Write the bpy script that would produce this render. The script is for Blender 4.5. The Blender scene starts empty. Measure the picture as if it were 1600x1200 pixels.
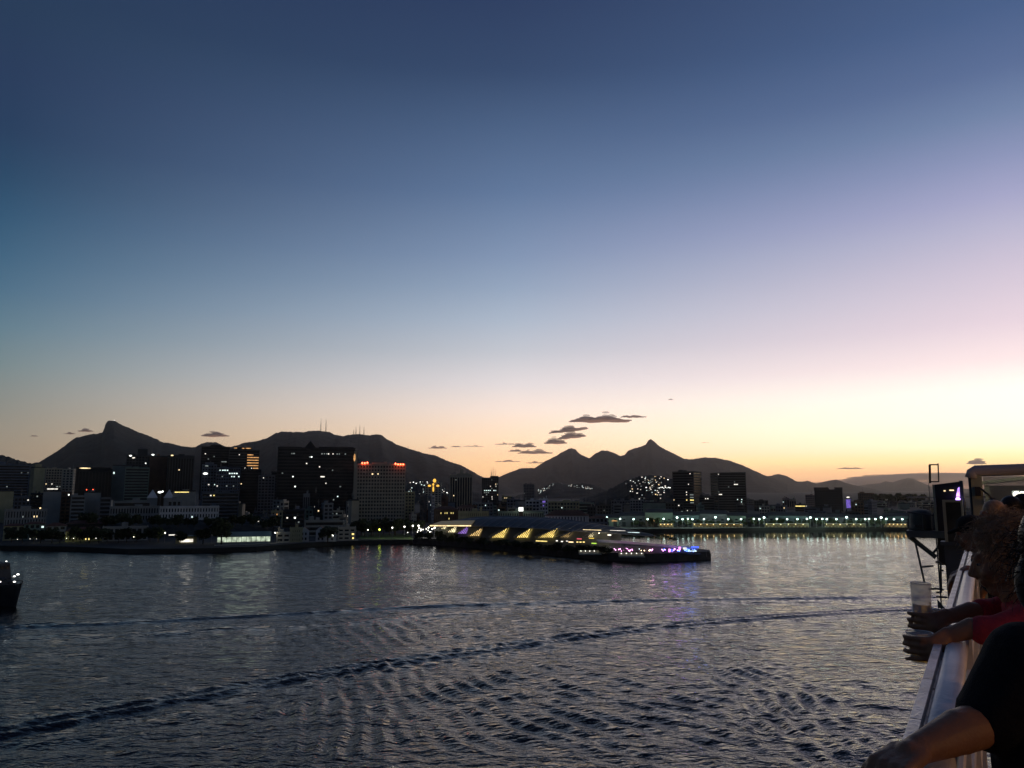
import bpy, bmesh, math, random
import numpy as np
from mathutils import Vector, Matrix
R = math.radians
sc = bpy.context.scene
col = sc.collection
# ------------------------------------------------------------------ camera
F = 1186.0                       # focal length in pixels of the 1600x1200 photograph
PIT = R(7.92)
CAMZ = 35.0
cd = bpy.data.cameras.new('camera'); cam = bpy.data.objects.new('camera', cd); col.objects.link(cam)
cd.sensor_width = 36.0; cd.lens = 36.0*F/1600.0; cd.clip_start = 0.05; cd.clip_end = 90000.0
cam.location = (0, 0, CAMZ); cam.rotation_euler = (R(90)+PIT, 0, 0)
sc.camera = cam
# ------------------------------------------------------------------ view and render settings
vs = sc.view_settings
vs.view_transform = 'Standard'; vs.look = 'None'; vs.exposure = 0.0; vs.gamma = 1.0; vs.use_curve_mapping = False
cy = sc.cycles
cy.use_denoising = True; cy.max_bounces = 5; cy.diffuse_bounces = 2; cy.glossy_bounces = 3
cy.transmission_bounces = 6; cy.transparent_max_bounces = 24; cy.volume_bounces = 0
cy.caustics_reflective = False; cy.caustics_refractive = False; cy.sample_clamp_indirect = 2.5; cy.sample_clamp_direct = 4.0
# ------------------------------------------------------------------ ray helpers
cP, sP = math.cos(PIT), math.sin(PIT)
def ray(px, py):
    x = (px-800)/F; d = (py-600)/F
    return Vector((x, cP + d*sP, sP - d*cP))
def P(px, py, Y):
    r = ray(px, py); return Vector((0, 0, CAMZ)) + r*(Y/r.y)
def G(px, py, z=0.0):
    r = ray(px, py); return Vector((0, 0, CAMZ)) + r*((z-CAMZ)/r.z)
def s2l(c):
    return tuple(((v/255.0)/12.92 if v/255.0 <= 0.04045 else ((v/255.0+0.055)/1.055)**2.4) for v in c)
# ------------------------------------------------------------------ sky
SUN_AZ = R(40); SUN_EL = R(1.5)
w = bpy.data.worlds.new('World'); sc.world = w; w.use_nodes = True
nt = w.node_tree; N = nt.nodes; L = nt.links
bg = N['Background']; bg.inputs[1].default_value = 1.0
def wmath(op, a, b=None, clamp=False):
    n = N.new('ShaderNodeMath'); n.operation = op; n.use_clamp = clamp
    for i, v in enumerate((a, b)):
        if v is None: continue
        if isinstance(v, (int, float)): n.inputs[i].default_value = v
        else: L.new(v, n.inputs[i])
    return n.outputs[0]
tc = N.new('ShaderNodeTexCoord'); sx = N.new('ShaderNodeSeparateXYZ'); L.new(tc.outputs['Generated'], sx.inputs[0])
dx, dy, dz = sx.outputs
hor = wmath('SQRT', wmath('ADD', wmath('MULTIPLY', dx, dx), wmath('MULTIPLY', dy, dy)))
dot = wmath('ADD', wmath('MULTIPLY', dx, math.sin(SUN_AZ)), wmath('MULTIPLY', dy, math.cos(SUN_AZ)))
daz = wmath('ARCCOSINE', wmath('MINIMUM', wmath('MAXIMUM', wmath('DIVIDE', dot, wmath('MAXIMUM', hor, 1e-4)), -1.0), 1.0))
ZEN = [(0.70, (36, 50, 82)), (0.85, (32, 46, 76)), (1.0, (30, 44, 72))]
SK = {
 'left': [(0,0,(40,60,88)),(0,100,(41,60,91)),(0,200,(40,63,94)),(0,270,(42,73,103)),(0,330,(50,86,116)),(0,400,(64,101,129)),
          (0,450,(77,112,137)),(0,510,(98,128,144)),(0,570,(119,138,142)),(0,640,(143,144,136)),(0,700,(165,152,132)),(0,765,(165,150,132))],
 'mid':  [(800,0,(46,63,97)),(800,110,(54,74,108)),(800,200,(75,98,133)),(800,300,(96,120,156)),(800,400,(130,150,181)),(800,450,(150,168,193)),
          (800,500,(175,188,206)),(800,550,(201,204,213)),(800,600,(226,218,219)),(800,640,(241,221,208)),(800,690,(252,217,180)),(800,725,(254,206,152)),(800,765,(240,180,125))],
 'right':[(1580,0,(72,95,136)),(1580,100,(90,110,150)),(1580,170,(112,131,167)),(1580,240,(141,150,187)),(1580,300,(166,167,202)),(1580,350,(187,184,210)),
          (1580,400,(206,196,216)),(1580,450,(222,207,222)),(1580,500,(237,217,228)),(1580,560,(252,230,230)),(1580,610,(255,246,234)),(1580,655,(255,252,226)),
          (1580,695,(255,249,208)),(1580,715,(255,234,165)),(1580,735,(246,192,138)),(1580,765,(205,150,125))],
 'east': None}
def ramp(fac, stops, gain=1.0):
    n = N.new('ShaderNodeValToRGB'); cr = n.color_ramp; cr.interpolation = 'B_SPLINE' if False else 'LINEAR'
    e = cr.elements
    while len(e) > 1: e.remove(e[0])
    e[0].position = stops[0][0]; e[0].color = (*[v*gain for v in s2l(stops[0][1])], 1)
    for p, c in stops[1:]:
        k = e.new(p); k.color = (*[v*(1+(gain-1)*max(0, 1-(p/.16)**2)) for v in s2l(c)], 1)
    L.new(fac, n.inputs[0]); return n.outputs[0]
ramps = {}
zf = wmath('MAXIMUM', dz, 0.0)
for k, v in SK.items():
    if v is None:
        st = [(0.0, (32, 35, 48)), (0.1, (30, 36, 54)), (0.3, (30, 41, 67))] + ZEN
    else:
        st = sorted([(max(0.0, ray(x, y).normalized().z), c) for x, y, c in v]) + ZEN
    ramps[k] = ramp(zf, st, 1.55 if k == 'right' else 1.42 if k == 'mid' else 1.05)
def mixc(f, a, b):
    n = N.new('ShaderNodeMix'); n.data_type = 'RGBA'
    L.new(f, n.inputs[0]); L.new(a, n.inputs[6]); L.new(b, n.inputs[7]); return n.outputs[2]
def mrange(v, a, b):
    n = N.new('ShaderNodeMapRange'); n.interpolation_type = 'LINEAR'; L.new(v, n.inputs[0])
    n.inputs[1].default_value = a; n.inputs[2].default_value = b; return n.outputs[0]
c1 = mixc(mrange(daz, R(6), R(40)), ramps['right'], ramps['mid'])
c2 = mixc(mrange(daz, R(40), R(75)), c1, ramps['left'])
c3 = mixc(mrange(daz, R(75), R(165)), c2, ramps['east'])
sky = N.new('ShaderNodeTexSky'); sky.sky_type = 'NISHITA'; sky.sun_disc = False
sky.sun_elevation = R(-4.0); sky.sun_rotation = SUN_AZ
ad = N.new('ShaderNodeMix'); ad.data_type = 'RGBA'; ad.blend_type = 'ADD'; ad.inputs[0].default_value = 0.08
L.new(c3, ad.inputs[6]); L.new(sky.outputs[0], ad.inputs[7]); L.new(ad.outputs[2], bg.inputs[0])
w.cycles.sampling_method = 'AUTOMATIC'
# ------------------------------------------------------------------ sun: just set, a weak wide afterglow
sl = bpy.data.lights.new('sun', 'SUN'); sl.energy = 0.06; sl.angle = R(12); sl.color = (1.0, 0.72, 0.5)
so = bpy.data.objects.new('sun', sl); col.objects.link(so)
so.rotation_euler = (R(90)-SUN_EL, 0, -SUN_AZ+math.pi)
# ------------------------------------------------------------------ mesh helpers
class MB:
    def __init__(s): s.v = []; s.f = []
    def add(s, vs_, fs):
        o = len(s.v); s.v += [tuple(p) for p in vs_]; s.f += [tuple(i+o for i in f) for f in fs]; return s
    def box(s, x0, x1, y0, y1, z0, z1):
        return s.add([(x0,y0,z0),(x1,y0,z0),(x1,y1,z0),(x0,y1,z0),(x0,y0,z1),(x1,y0,z1),(x1,y1,z1),(x0,y1,z1)],
                     [(0,3,2,1),(4,5,6,7),(0,1,5,4),(1,2,6,5),(2,3,7,6),(3,0,4,7)])
    def hexa(s, b, t):
        return s.add(list(b)+list(t), [(0,3,2,1),(4,5,6,7),(0,1,5,4),(1,2,6,5),(2,3,7,6),(3,0,4,7)])
    def prism(s, poly, z0, z1):
        n = len(poly)
        return s.add([(x,y,z0) for x,y in poly]+[(x,y,z1) for x,y in poly],
                     [tuple(range(n-1,-1,-1)), tuple(range(n,2*n))]+[(i,(i+1)%n,(i+1)%n+n,i+n) for i in range(n)])
    def tube(s, pts, rad, n=6, cap=True):
        pts = [Vector(p) for p in pts]
        if isinstance(rad, (int, float)): rad = [rad]*len(pts)
        vs_ = []; fs = []
        for i, p in enumerate(pts):
            t = (pts[min(i+1,len(pts)-1)]-pts[max(i-1,0)])
            t = t.normalized() if t.length > 1e-9 else Vector((0,0,1))
            a = t.cross(Vector((0,0,1)))
            if a.length < 1e-3: a = t.cross(Vector((1,0,0)))
            a.normalize(); b = t.cross(a)
            for k in range(n):
                an = 2*math.pi*k/n; vs_.append(p + (a*math.cos(an)+b*math.sin(an))*rad[i])
        for i in range(len(pts)-1):
            for k in range(n):
                fs.append((i*n+k, i*n+(k+1)%n, (i+1)*n+(k+1)%n, (i+1)*n+k))
        if cap:
            fs.append(tuple(range(n-1,-1,-1))); fs.append(tuple(range((len(pts)-1)*n, len(pts)*n)))
        return s.add(vs_, fs)
    def ball(s, c, r, nu=10, nv=6, sq=(1,1,1)):
        vs_ = []; fs = []; c = Vector(c)
        for j in range(1, nv):
            t = math.pi*j/nv
            for i in range(nu):
                a = 2*math.pi*i/nu
                vs_.append(c+Vector((r*sq[0]*math.sin(t)*math.cos(a), r*sq[1]*math.sin(t)*math.sin(a), r*sq[2]*math.cos(t))))
        top = len(vs_); vs_.append(c+Vector((0,0,r*sq[2]))); bot = len(vs_); vs_.append(c-Vector((0,0,r*sq[2])))
        for i in range(nu):
            fs.append((top, i, (i+1)%nu)); fs.append((bot, (nv-2)*nu+(i+1)%nu, (nv-2)*nu+i))
            for j in range(nv-2):
                fs.append((j*nu+i, (j+1)*nu+i, (j+1)*nu+(i+1)%nu, j*nu+(i+1)%nu))
        return s.add(vs_, fs)
    def mesh(s, name, m, smooth=False):
        me = bpy.data.meshes.new(name); me.from_pydata(s.v, [], s.f); me.update()
        if m is not None: me.materials.append(m)
        if smooth: me.polygons.foreach_set('use_smooth', [True]*len(me.polygons))
        return me
    def build(s, name, m, parent=None, smooth=False):
        return link(name, s.mesh(name, m, smooth), parent)
def link(name, me, parent=None, loc=None, rz=None):
    o = bpy.data.objects.new(name, me); col.objects.link(o)
    if parent is not None: o.parent = parent
    if loc is not None: o.location = loc
    if rz is not None: o.rotation_euler = (0, 0, rz)
    return o
def tag(o, label, cat, group=None, kind=None):
    if label: o['label'] = label
    if cat: o['category'] = cat
    if group: o['group'] = group
    if kind: o['kind'] = kind
    return o
def struct(o, label=None):
    o['kind'] = 'structure'
    if label: o['label'] = label
    return o
def empty(name, loc, rz=0.0):
    o = bpy.data.objects.new(name, None); col.objects.link(o); o.location = loc; o.rotation_euler = (0,0,rz)
    o.empty_display_size = 0.5; return o
ORD = ['first','second','third','fourth','fifth','sixth','seventh','eighth','ninth','tenth','eleventh','twelfth','thirteenth','fourteenth',
       'fifteenth','sixteenth','seventeenth','eighteenth','nineteenth','twentieth','twenty-first','twenty-second','twenty-third','twenty-fourth',
       'twenty-fifth','twenty-sixth','twenty-seventh','twenty-eighth','twenty-ninth','thirtieth','thirty-first','thirty-second','thirty-third',
       'thirty-fourth','thirty-fifth','thirty-sixth','thirty-seventh','thirty-eighth','thirty-ninth','fortieth','forty-first','forty-second']
# ------------------------------------------------------------------ materials
MATS = {}
def mat(name, c, rough=0.8, metal=0.0, var=0.25, scale=0.3, bump=0.0, bscale=5.0, spec=0.3, coord='Object'):
    if name in MATS: return MATS[name]
    m = bpy.data.materials.new(name); m.use_nodes = True; t = m.node_tree; b = t.nodes['Principled BSDF']
    b.inputs['Roughness'].default_value = rough; b.inputs['Metallic'].default_value = metal
    b.inputs['Specular IOR Level'].default_value = spec
    tcn = t.nodes.new('ShaderNodeTexCoord')
    nz = t.nodes.new('ShaderNodeTexNoise'); nz.inputs['Scale'].default_value = scale; nz.inputs['Detail'].default_value = 6
    t.links.new(tcn.outputs[coord], nz.inputs['Vector'])
    r = t.nodes.new('ShaderNodeValToRGB'); e = r.color_ramp.elements
    e[0].position = 0.3; e[1].position = 0.7
    e[0].color = (*[v*(1-var) for v in c], 1); e[1].color = (*[min(1, v*(1+var)) for v in c], 1)
    t.links.new(nz.outputs[0], r.inputs[0]); t.links.new(r.outputs[0], b.inputs['Base Color'])
    if bump > 0:
        n2 = t.nodes.new('ShaderNodeTexNoise'); n2.inputs['Scale'].default_value = bscale; n2.inputs['Detail'].default_value = 4
        t.links.new(tcn.outputs[coord], n2.inputs['Vector'])
        bm_ = t.nodes.new('ShaderNodeBump'); bm_.inputs['Strength'].default_value = bump; bm_.inputs['Distance'].default_value = 0.05
        t.links.new(n2.outputs[0], bm_.inputs['Height']); t.links.new(bm_.outputs[0], b.inputs['Normal'])
    MATS[name] = m; return m
def emat(name, c, st, sample=False, var=0.0, scale=1.0):
    if name in MATS: return MATS[name]
    m = bpy.data.materials.new(name); m.use_nodes = True; t = m.node_tree; b = t.nodes['Principled BSDF']
    b.inputs['Base Color'].default_value = (*[v*0.5 for v in c], 1); b.inputs['Emission Color'].default_value = (*c, 1)
    b.inputs['Emission Strength'].default_value = st
    if var:
        nz = t.nodes.new('ShaderNodeTexNoise'); nz.inputs['Scale'].default_value = scale; tcn = t.nodes.new('ShaderNodeTexCoord')
        t.links.new(tcn.outputs['Object'], nz.inputs['Vector'])
        mr = t.nodes.new('ShaderNodeMapRange'); mr.inputs[1].default_value = 0.3; mr.inputs[2].default_value = 0.7
        mr.inputs[3].default_value = st*(1-var); mr.inputs[4].default_value = st*(1+var)
        t.links.new(nz.outputs[0], mr.inputs[0]); t.links.new(mr.outputs[0], b.inputs['Emission Strength'])
    m.cycles.emission_sampling = 'FRONT' if sample else 'NONE'
    MATS[name] = m; return m
WALL = {
 'concrete': (.26,.27,.26), 'beige': (.42,.37,.27), 'dark': (.045,.05,.055), 'white': (.62,.62,.6), 'brown': (.14,.085,.055), 'blue': (.13,.155,.19),
 'ochre': (.42,.38,.22), 'green': (.22,.28,.22), 'grey': (.16,.165,.17), 'pink': (.4,.28,.24), 'teal': (.13,.175,.175), 'cream': (.5,.46,.36), 'black': (.022,.024,.028)}
def wmat(k): return mat('wall_'+k, WALL[k], rough=0.85, var=0.2, scale=0.12)
GLASS = mat('window_glass', (.012,.014,.018), rough=0.25, var=0.3, scale=0.2, spec=0.3)
ROOFM = mat('roof_felt', (.06,.06,.06), rough=0.95)
TILE = mat('roof_tile', (.12,.055,.035), rough=0.9, var=0.35, scale=1.0)
METAL = mat('galvanised_metal', (.2,.2,.2), rough=0.5, metal=0.6)
LIT = {
 'white': emat('lit_white', (1,.93,.8), 1.2, var=.4, scale=.4), 'cool': emat('lit_cool', (.8,1,.95), 1.4, var=.5, scale=.5), 'dim': emat('lit_dim', (.75,.85,.8), .25, var=.6, scale=.4),
 'warm': emat('lit_warm', (1,.75,.4), 1.6, var=.4, scale=.5), 'yellow': emat('lit_yellow', (1,.78,.25), 1.5, var=.4, scale=.6), 'orange': emat('lit_orange', (1,.5,.18), .75, var=.5, scale=.5),
 'red': emat('lit_red', (1,.1,.04), 3.0), 'redlamp': emat('lit_red_lamp', (1,.1,.04), 16, sample=True), 'purple': emat('lit_purple', (.35,.22,1), .45, var=.5, scale=.4), 'blue': emat('lit_blue', (.08,.15,1), 1.4),
 'pink': emat('lit_pink', (1,.35,.85), 2.0, var=.5, scale=1.0), 'green': emat('lit_green', (.5,.85,.1), 1.2), 'gold': emat('lit_gold', (1,.55,.08), 1.3), 'bright': emat('lit_bright', (.97,1,.92), 2.8)}
# ================================================================== LARGE STRUCTURE
rng = random.Random(7)
# ------------------------------------------------------------------ water
def polydist(X, Y, pts):
    best = np.full(X.shape, 1e9); sgn = np.zeros(X.shape); tt = np.zeros(X.shape); acc = 0.0
    for (x0, y0), (x1, y1) in zip(pts[:-1], pts[1:]):
        ex, ey = x1-x0, y1-y0; l2 = ex*ex+ey*ey; l = math.sqrt(l2)
        t = np.clip(((X-x0)*ex+(Y-y0)*ey)/l2, 0, 1)
        qx, qy = X-(x0+t*ex), Y-(y0+t*ey); d = np.hypot(qx, qy); m = d < best
        best = np.where(m, d, best); sgn = np.where(m, np.sign(ex*qy-ey*qx), sgn); tt = np.where(m, acc+t*l, tt); acc += l
    return best*sgn, tt
def smooth_line(pix, n=60):
    xs = [p[0] for p in pix]; ys = [p[1] for p in pix]; q = np.linspace(xs[0], xs[-1], n); yy = np.interp(q, xs, ys)
    k = np.ones(9)/9; yp = np.convolve(np.pad(yy, 4, mode='reflect', reflect_type='odd'), k, mode='valid')
    return [tuple(G(a, b)[:2]) for a, b in zip(q, yp)]
def build_water():
    rr = np.concatenate([[0.5, 15, 30, 45], np.geomspace(60, 760, 540), [800, 900, 1100, 1500, 2200, 3500]])
    aa = np.concatenate([np.arange(-180, -40, 4.0), np.arange(-40, 42, 0.09), np.arange(42, 180, 4.0)])
    nr, na = len(rr), len(aa)
    A, Rr = np.meshgrid(np.radians(aa), rr, indexing='xy')
    X = Rr*np.sin(A); Y = Rr*np.cos(A); Z = np.zeros_like(X)
    rs = np.random.RandomState(3)
    step = np.maximum(np.gradient(rr)[:, None], Rr*math.radians(0.09))
    # slow patches of calmer and rougher water
    patch = np.zeros_like(X)
    for k in range(9):
        lam = rs.uniform(50, 190); th = rs.uniform(0, 2*math.pi); patch += np.sin(2*math.pi*(X*math.cos(th)+Y*math.sin(th)*2.0)/lam+rs.uniform(0, 6.28))
    patch = np.clip(0.95+0.13*patch, 0.45, 1.5)
    for k in range(46):
        lam = 1.5*(14/1.5)**rs.uniform(0, 1); th = math.radians(rs.normal(62, 38)); amp = 0.0024*lam**0.9
        ph = rs.uniform(0, 6.28); kx, ky = math.cos(th)*2*math.pi/lam, math.sin(th)*2*math.pi/lam
        warp = 0.9*np.sin(X*0.031*(1+k % 3*.3)+ph)+0.9*np.sin(Y*0.027+ph*2)
        fade = np.clip((lam/step-2.2)/2.5, 0, 1)
        Z += amp*np.sin(kx*X+ky*Y+ph+warp)*fade*patch*np.clip(1.1-(Y-300)/310, .12, 1)
    front = (Rr > 50) & (Rr < 780)
    # wakes: the two long wave trains of a boat that has passed
    for pix, amp, lam, sig, off in (
        ([(-80,984),(0,980),(200,973),(400,962),(700,945),(900,940),(1100,936),(1300,934),(1460,932)], .32, 5.4, 3.0, 0),
        ([(-80,1000),(200,992),(400,983),(600,968),(750,955),(900,946),(1100,941),(1300,939),(1460,938)], .18, 5.5, 3.0, 1.2),
        ([(-80,1163),(0,1147),(200,1107),(400,1070),(600,1037),(800,1010),(950,988),(1100,971),(1250,961),(1460,950)], .27, 4.6, 5.2, 0.4)):
        pts = smooth_line(pix); d, t = polydist(X, Y, pts)
        jit = 1+0.14*np.sin(t*0.11+off)+0.08*np.sin(t*0.37+2*off)
        Z += np.where(front, amp*jit*np.exp(-(d/sig)**2)*np.cos(2*math.pi*d/lam+off+0.5*np.sin(t*0.05)), 0)
    # short diverging crests fanned out between and below the wakes
    for cx, cy, s1, s2, th, lam, amp in ((650,985,34,20,24,4.2,.13),(610,1075,22,22,14,3.4,.13),(560,1130,18,18,8,3.2,.12),(730,1070,26,24,30,4.0,.12),
                                         (1000,1100,26,24,40,4.6,.11),(1210,1080,10,30,8,3.6,.15),(1240,1140,10,18,-5,3.2,.14),(850,1140,26,14,35,4.4,.10)):
        c = G(cx, cy); t_ = math.radians(th); ca, sa = math.cos(t_), math.sin(t_)
        u_ = (X-c.x); v_ = (Y-c.y); e = np.exp(-(u_/s1)**2-(v_/s2)**2)
        ph = 2*math.pi*(u_*ca+v_*sa)/lam + 1.5*np.sin(v_*0.15+cx)+.9*np.sin((u_-v_)*0.19+cy)+.5*np.sin(u_*.37+v_*.45)
        Z += np.where(front, 1.25*amp*e*np.sin(ph)*(1+.4*np.sin(u_*.19-v_*.27+cy)), 0)
    v = np.stack([X, Y, Z], -1).reshape(-1, 3).astype(np.float32)
    i, j = np.meshgrid(np.arange(nr-1), np.arange(na), indexing='ij'); j2 = (j+1) % na
    q = np.stack([i*na+j, (i+1)*na+j, (i+1)*na+j2, i*na+j2], -1).reshape(-1, 4)[:, ::-1].astype(np.int32)
    me = bpy.data.meshes.new('water')
    me.vertices.add(len(v)); me.vertices.foreach_set('co', v.ravel())
    me.loops.add(q.size); me.loops.foreach_set('vertex_index', q.ravel())
    me.polygons.add(len(q)); me.polygons.foreach_set('loop_start', np.arange(0, q.size, 4, dtype=np.int32))
    me.update(calc_edges=True); me.polygons.foreach_set('use_smooth', np.ones(len(q), dtype=bool))
    m = bpy.data.materials.new('sea_water'); m.use_nodes = True; t = m.node_tree; b = t.nodes['Principled BSDF']
    b.inputs['Base Color'].default_value = (.002, .003, .004, 1); b.inputs['Roughness'].default_value = 0.06; b.inputs['IOR'].default_value = 1.333
    tcn = t.nodes.new('ShaderNodeTexCoord'); last = None
    sp = t.nodes.new('ShaderNodeSeparateXYZ'); t.links.new(tcn.outputs['Object'], sp.inputs[0])
    shel = t.nodes.new('ShaderNodeMapRange'); t.links.new(sp.outputs[1], shel.inputs[0])      # the water lies calmer in the lee of the quays
    shel.inputs[1].default_value = 260; shel.inputs[2].default_value = 580; shel.inputs[3].default_value = 1.0; shel.inputs[4].default_value = .03
    for sc_, dist, stx in ((0.34, .72, .5), (0.95, .30, .6), (2.6, .06, .7)):
        mp = t.nodes.new('ShaderNodeMapping'); mp.inputs['Scale'].default_value = (stx, 1.0, 1.0); mp.inputs['Rotation'].default_value = (0, 0, R(-14+sc_*5))
        nz = t.nodes.new('ShaderNodeTexNoise'); nz.inputs['Scale'].default_value = sc_; nz.inputs['Detail'].default_value = 3; nz.inputs['Distortion'].default_value = .4
        bp = t.nodes.new('ShaderNodeBump'); bp.inputs['Strength'].default_value = 1.0; bp.inputs['Distance'].default_value = dist
        t.links.new(tcn.outputs['Object'], mp.inputs[0]); t.links.new(mp.outputs[0], nz.inputs['Vector']); t.links.new(nz.outputs[0], bp.inputs['Height'])
        t.links.new(shel.outputs[0], bp.inputs['Strength'])
        if last: t.links.new(last, bp.inputs['Normal'])
        last = bp.outputs[0]
    t.links.new(last, b.inputs['Normal'])
    me.materials.append(m)
    struct(link('water', me), 'dark rippled harbour water crossed by two long boat wakes')
build_water()
# ------------------------------------------------------------------ ground and pier
LAND = 2.5
QUAY = mat('quay_stone', (.06,.057,.053), rough=.9, scale=.4)
GRND = mat('city_ground', (.035,.037,.033), rough=.95, var=.4, scale=.02)
coast = [(-2600, 560), (-700, 470)] + [tuple(G(x, y)[:2]) for x, y in ((-30,859),(0,859),(120,861),(200,865),(300,864),(400,861),(450,857),(520,852),(600,849.5),(640,849.3))] \
      + [(-62, 560), (-10, 640)] + [tuple(G(x, y)[:2]) for x, y in ((940,831.5),(1010,831),(1200,829),(1415,827),(1520,826))] + [(1500, 690), (6000, 700)]
def sheet(poly, z0, z1, name, m):
    bm = bmesh.new(); vb = [bm.verts.new((x, y, z1)) for x, y in poly]; f = bm.faces.new(vb)
    if f.normal.z < 0: f.normal_flip()
    r = bmesh.ops.extrude_face_region(bm, geom=[f])
    for e in r['geom']:
        if isinstance(e, bmesh.types.BMVert): e.co.z = z0
    bmesh.ops.recalc_face_normals(bm, faces=bm.faces); bmesh.ops.triangulate(bm, faces=bm.faces[:])
    me = bpy.data.meshes.new(name); bm.to_mesh(me); bm.free(); me.materials.append(m); return link(name, me)
struct(sheet(coast + [(17500, 2000), (17500, 22500), (-17500, 22500), (-17500, 600)], -0.9, LAND, 'ground', GRND), 'dark city ground behind the sea wall')
pierpix = [(645,849.6),(700,853),(760,858),(820,864),(880,870),(950,876),(1000,878),(1060,877),(1111,874),(1109,867.5),(1060,862),(1000,856),(960,850)]
pier_poly = [tuple(G(x, y)[:2]) for x, y in pierpix] + [(0, 655), (-70, 600)]
struct(sheet(pier_poly, -0.85, LAND+.35, 'pier', QUAY), 'long dark stone pier carrying the lit museum')
PZ = LAND+.35
lw = [tuple(P(x, 830, y)[:2]) for x, y in ((560, 512), (648, 506), (640, 575), (565, 585))]
struct(sheet(lw, LAND-.2, LAND+.03, 'lawn', mat('lawn_grass', (.06,.10,.025), rough=.95, var=.4, scale=.6)), 'lamp-lit green lawn beside the pier')
lw = [tuple(P(x, 830, y)[:2]) for x, y in ((336, 452), (560, 500), (560, 508), (336, 460))]
struct(sheet(lw, LAND-.2, LAND+.04, 'promenade', mat('promenade_paving', (.3,.28,.24), rough=.9, var=.15, scale=.6)), 'pale paved waterfront promenade')
# ------------------------------------------------------------------ mountains and hills
RIDGE = {}
def ridge(key, name, D, W, pts, m, label, nseg=3, rough=.03, na=None, kind='structure', seed=0, nq=28, jag=0.0):
    az = []; hh = []
    for x, y in pts:
        r = ray(x, y); hor_ = math.hypot(r.x, r.y); az.append(math.atan2(r.x, r.y)); hh.append(CAMZ + r.z/hor_*D)
    az = np.array(az); hh = np.array(hh)
    na = na or max(60, int((az[-1]-az[0])/R(.05)))
    A = np.linspace(az[0], az[-1], na); H = np.interp(A, az, hh)
    rs = np.random.RandomState(seed)
    if jag: H = H + jag*np.convolve(rs.normal(0, 1, na), [.25,.5,.25], mode='same')
    edge = np.clip(np.minimum(A-az[0], az[-1]-A)/R(.4), 0, 1); H = np.maximum(H, 1)*edge + LAND*(1-edge)
    q = np.linspace(-1, 1, nq*2+1)
    def field(Ai, qi):
        s = np.cos(np.pi*qi/2)**1.15
        n = np.zeros_like(Ai+qi)
        r2 = np.random.RandomState(seed+5)
        for k in range(14):
            fa = r2.uniform(20, 260); fq = r2.uniform(1, 9); n = n + np.sin(Ai*fa+qi*fq+r2.uniform(0, 6.28))/(1+fa/90)
        return s + rough*n*(s*(1-s)*4)*1.2
    AA, QQ = np.meshgrid(A, q, indexing='xy'); HH = np.broadcast_to(H, AA.shape)
    Z = -6 + (HH+6)*np.clip(field(AA, QQ), 0, 1)
    RR = D + QQ*W
    v = np.stack([RR*np.sin(AA), RR*np.cos(AA), Z], -1).reshape(-1, 3)
    nqv = len(q); i, j = np.meshgrid(np.arange(nqv-1), np.arange(na-1), indexing='ij')
    f = np.stack([i*na+j, i*na+j+1, (i+1)*na+j+1, (i+1)*na+j], -1).reshape(-1, 4)
    me = bpy.data.meshes.new(name); me.from_pydata(v.tolist(), [], f.tolist()); me.materials.append(m)
    me.polygons.foreach_set('use_smooth', [True]*len(me.polygons))
    o = link(name, me); o['kind'] = kind; o['label'] = label
    RIDGE[key] = (D, W, A, Z, q)
    return o
def on_ridge(key, px, py):
    """first point of the sight line that meets the hillside"""
    D, W, A, Z, q = RIDGE[key]; r = ray(px, py); hz = math.hypot(r.x, r.y); a = math.atan2(r.x, r.y)
    ia = min(max(np.searchsorted(A, a), 0), len(A)-1)
    for qq in np.linspace(-1, 0, 160):
        rd = D+qq*W; z = CAMZ+r.z/hz*rd; h = np.interp(qq, q, Z[:, ia])
        if h >= z: return Vector((rd*math.sin(a), rd*math.cos(a), h))
    return None
FOREST = mat('forest', (.014,.020,.019), rough=1.0, var=.6, scale=.006, bump=1.0, bscale=.012)
FOREST.node_tree.nodes['Bump'].inputs['Distance'].default_value = 30
M1 = [(-420,742),(-300,735),(-180,738),(-60,735),(20,730),(50,724.5),(62,722),(75,714),(90,705),(100,698),(110,690),(118,685),(130,682),(145,679),(160,677),(163,670),(165,663),(168,659.5),(171,658.5),(180,658.5),(187,663),
      (195,667),(205,671),(215,676),(228,680),(245,687),(255,692),(265,693),(280,697),(298,699.5),(305,699),(315,694),(325,691),(338,692),(350,697),(358,699.5),(372,696),(380,693),(400,690),(418,685),(430,678),(440,675.5),
      (460,676),(475,676),(485,674),(500,674),(515,676),(525,681),(535,682),(545,680),(560,679),(577,681),(590,679),(597,681),(605,687),(620,695),(640,702),(660,708),(680,712),(700,721),(720,727),(735,735),(745,741),
      (757,746.5),(770,752),(790,760),(810,768)]
ridge('corcovado', 'mountain', 7500, 1900, M1, FOREST, 'dark blue-black mountain range with a steep rocky peak on the left', seed=1, jag=2.2)
M2 = [(700,770),(730,758),(757,746.5),(780,745),(800,737),(815,731.5),(835,731.5),(850,722),(870,712),(880,706),(888,702),(893,700.5),(900,703),(905,709),(915,714),(921,716),(930,709),(940,704.5),(950,704.5),(962,709),
      (970,713),(976,711),(982,704),(995,700),(1005,697),(1009,695),(1013,688.5),(1017,686.5),(1022,690),(1030,697),(1040,703),(1055,710),(1068,717),(1080,718),(1100,715),(1120,716),(1140,720),(1160,727),(1180,736),(1195,742.5),(1215,750),(1240,760)]
ridge('tijuca', 'mountain', 10500, 2200, M2, FOREST, 'dusky brown mountain range with a pointed peak right of centre', seed=2, jag=2.5)
M3 = [(1140,766),(1170,756),(1190,746.5),(1205,743),(1216,740.5),(1230,744),(1245,752),(1255,752.5),(1262,751),(1275,755.5),(1290,752),(1306,749),(1320,754),(1335,758),(1350,761),(1380,766)]
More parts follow.
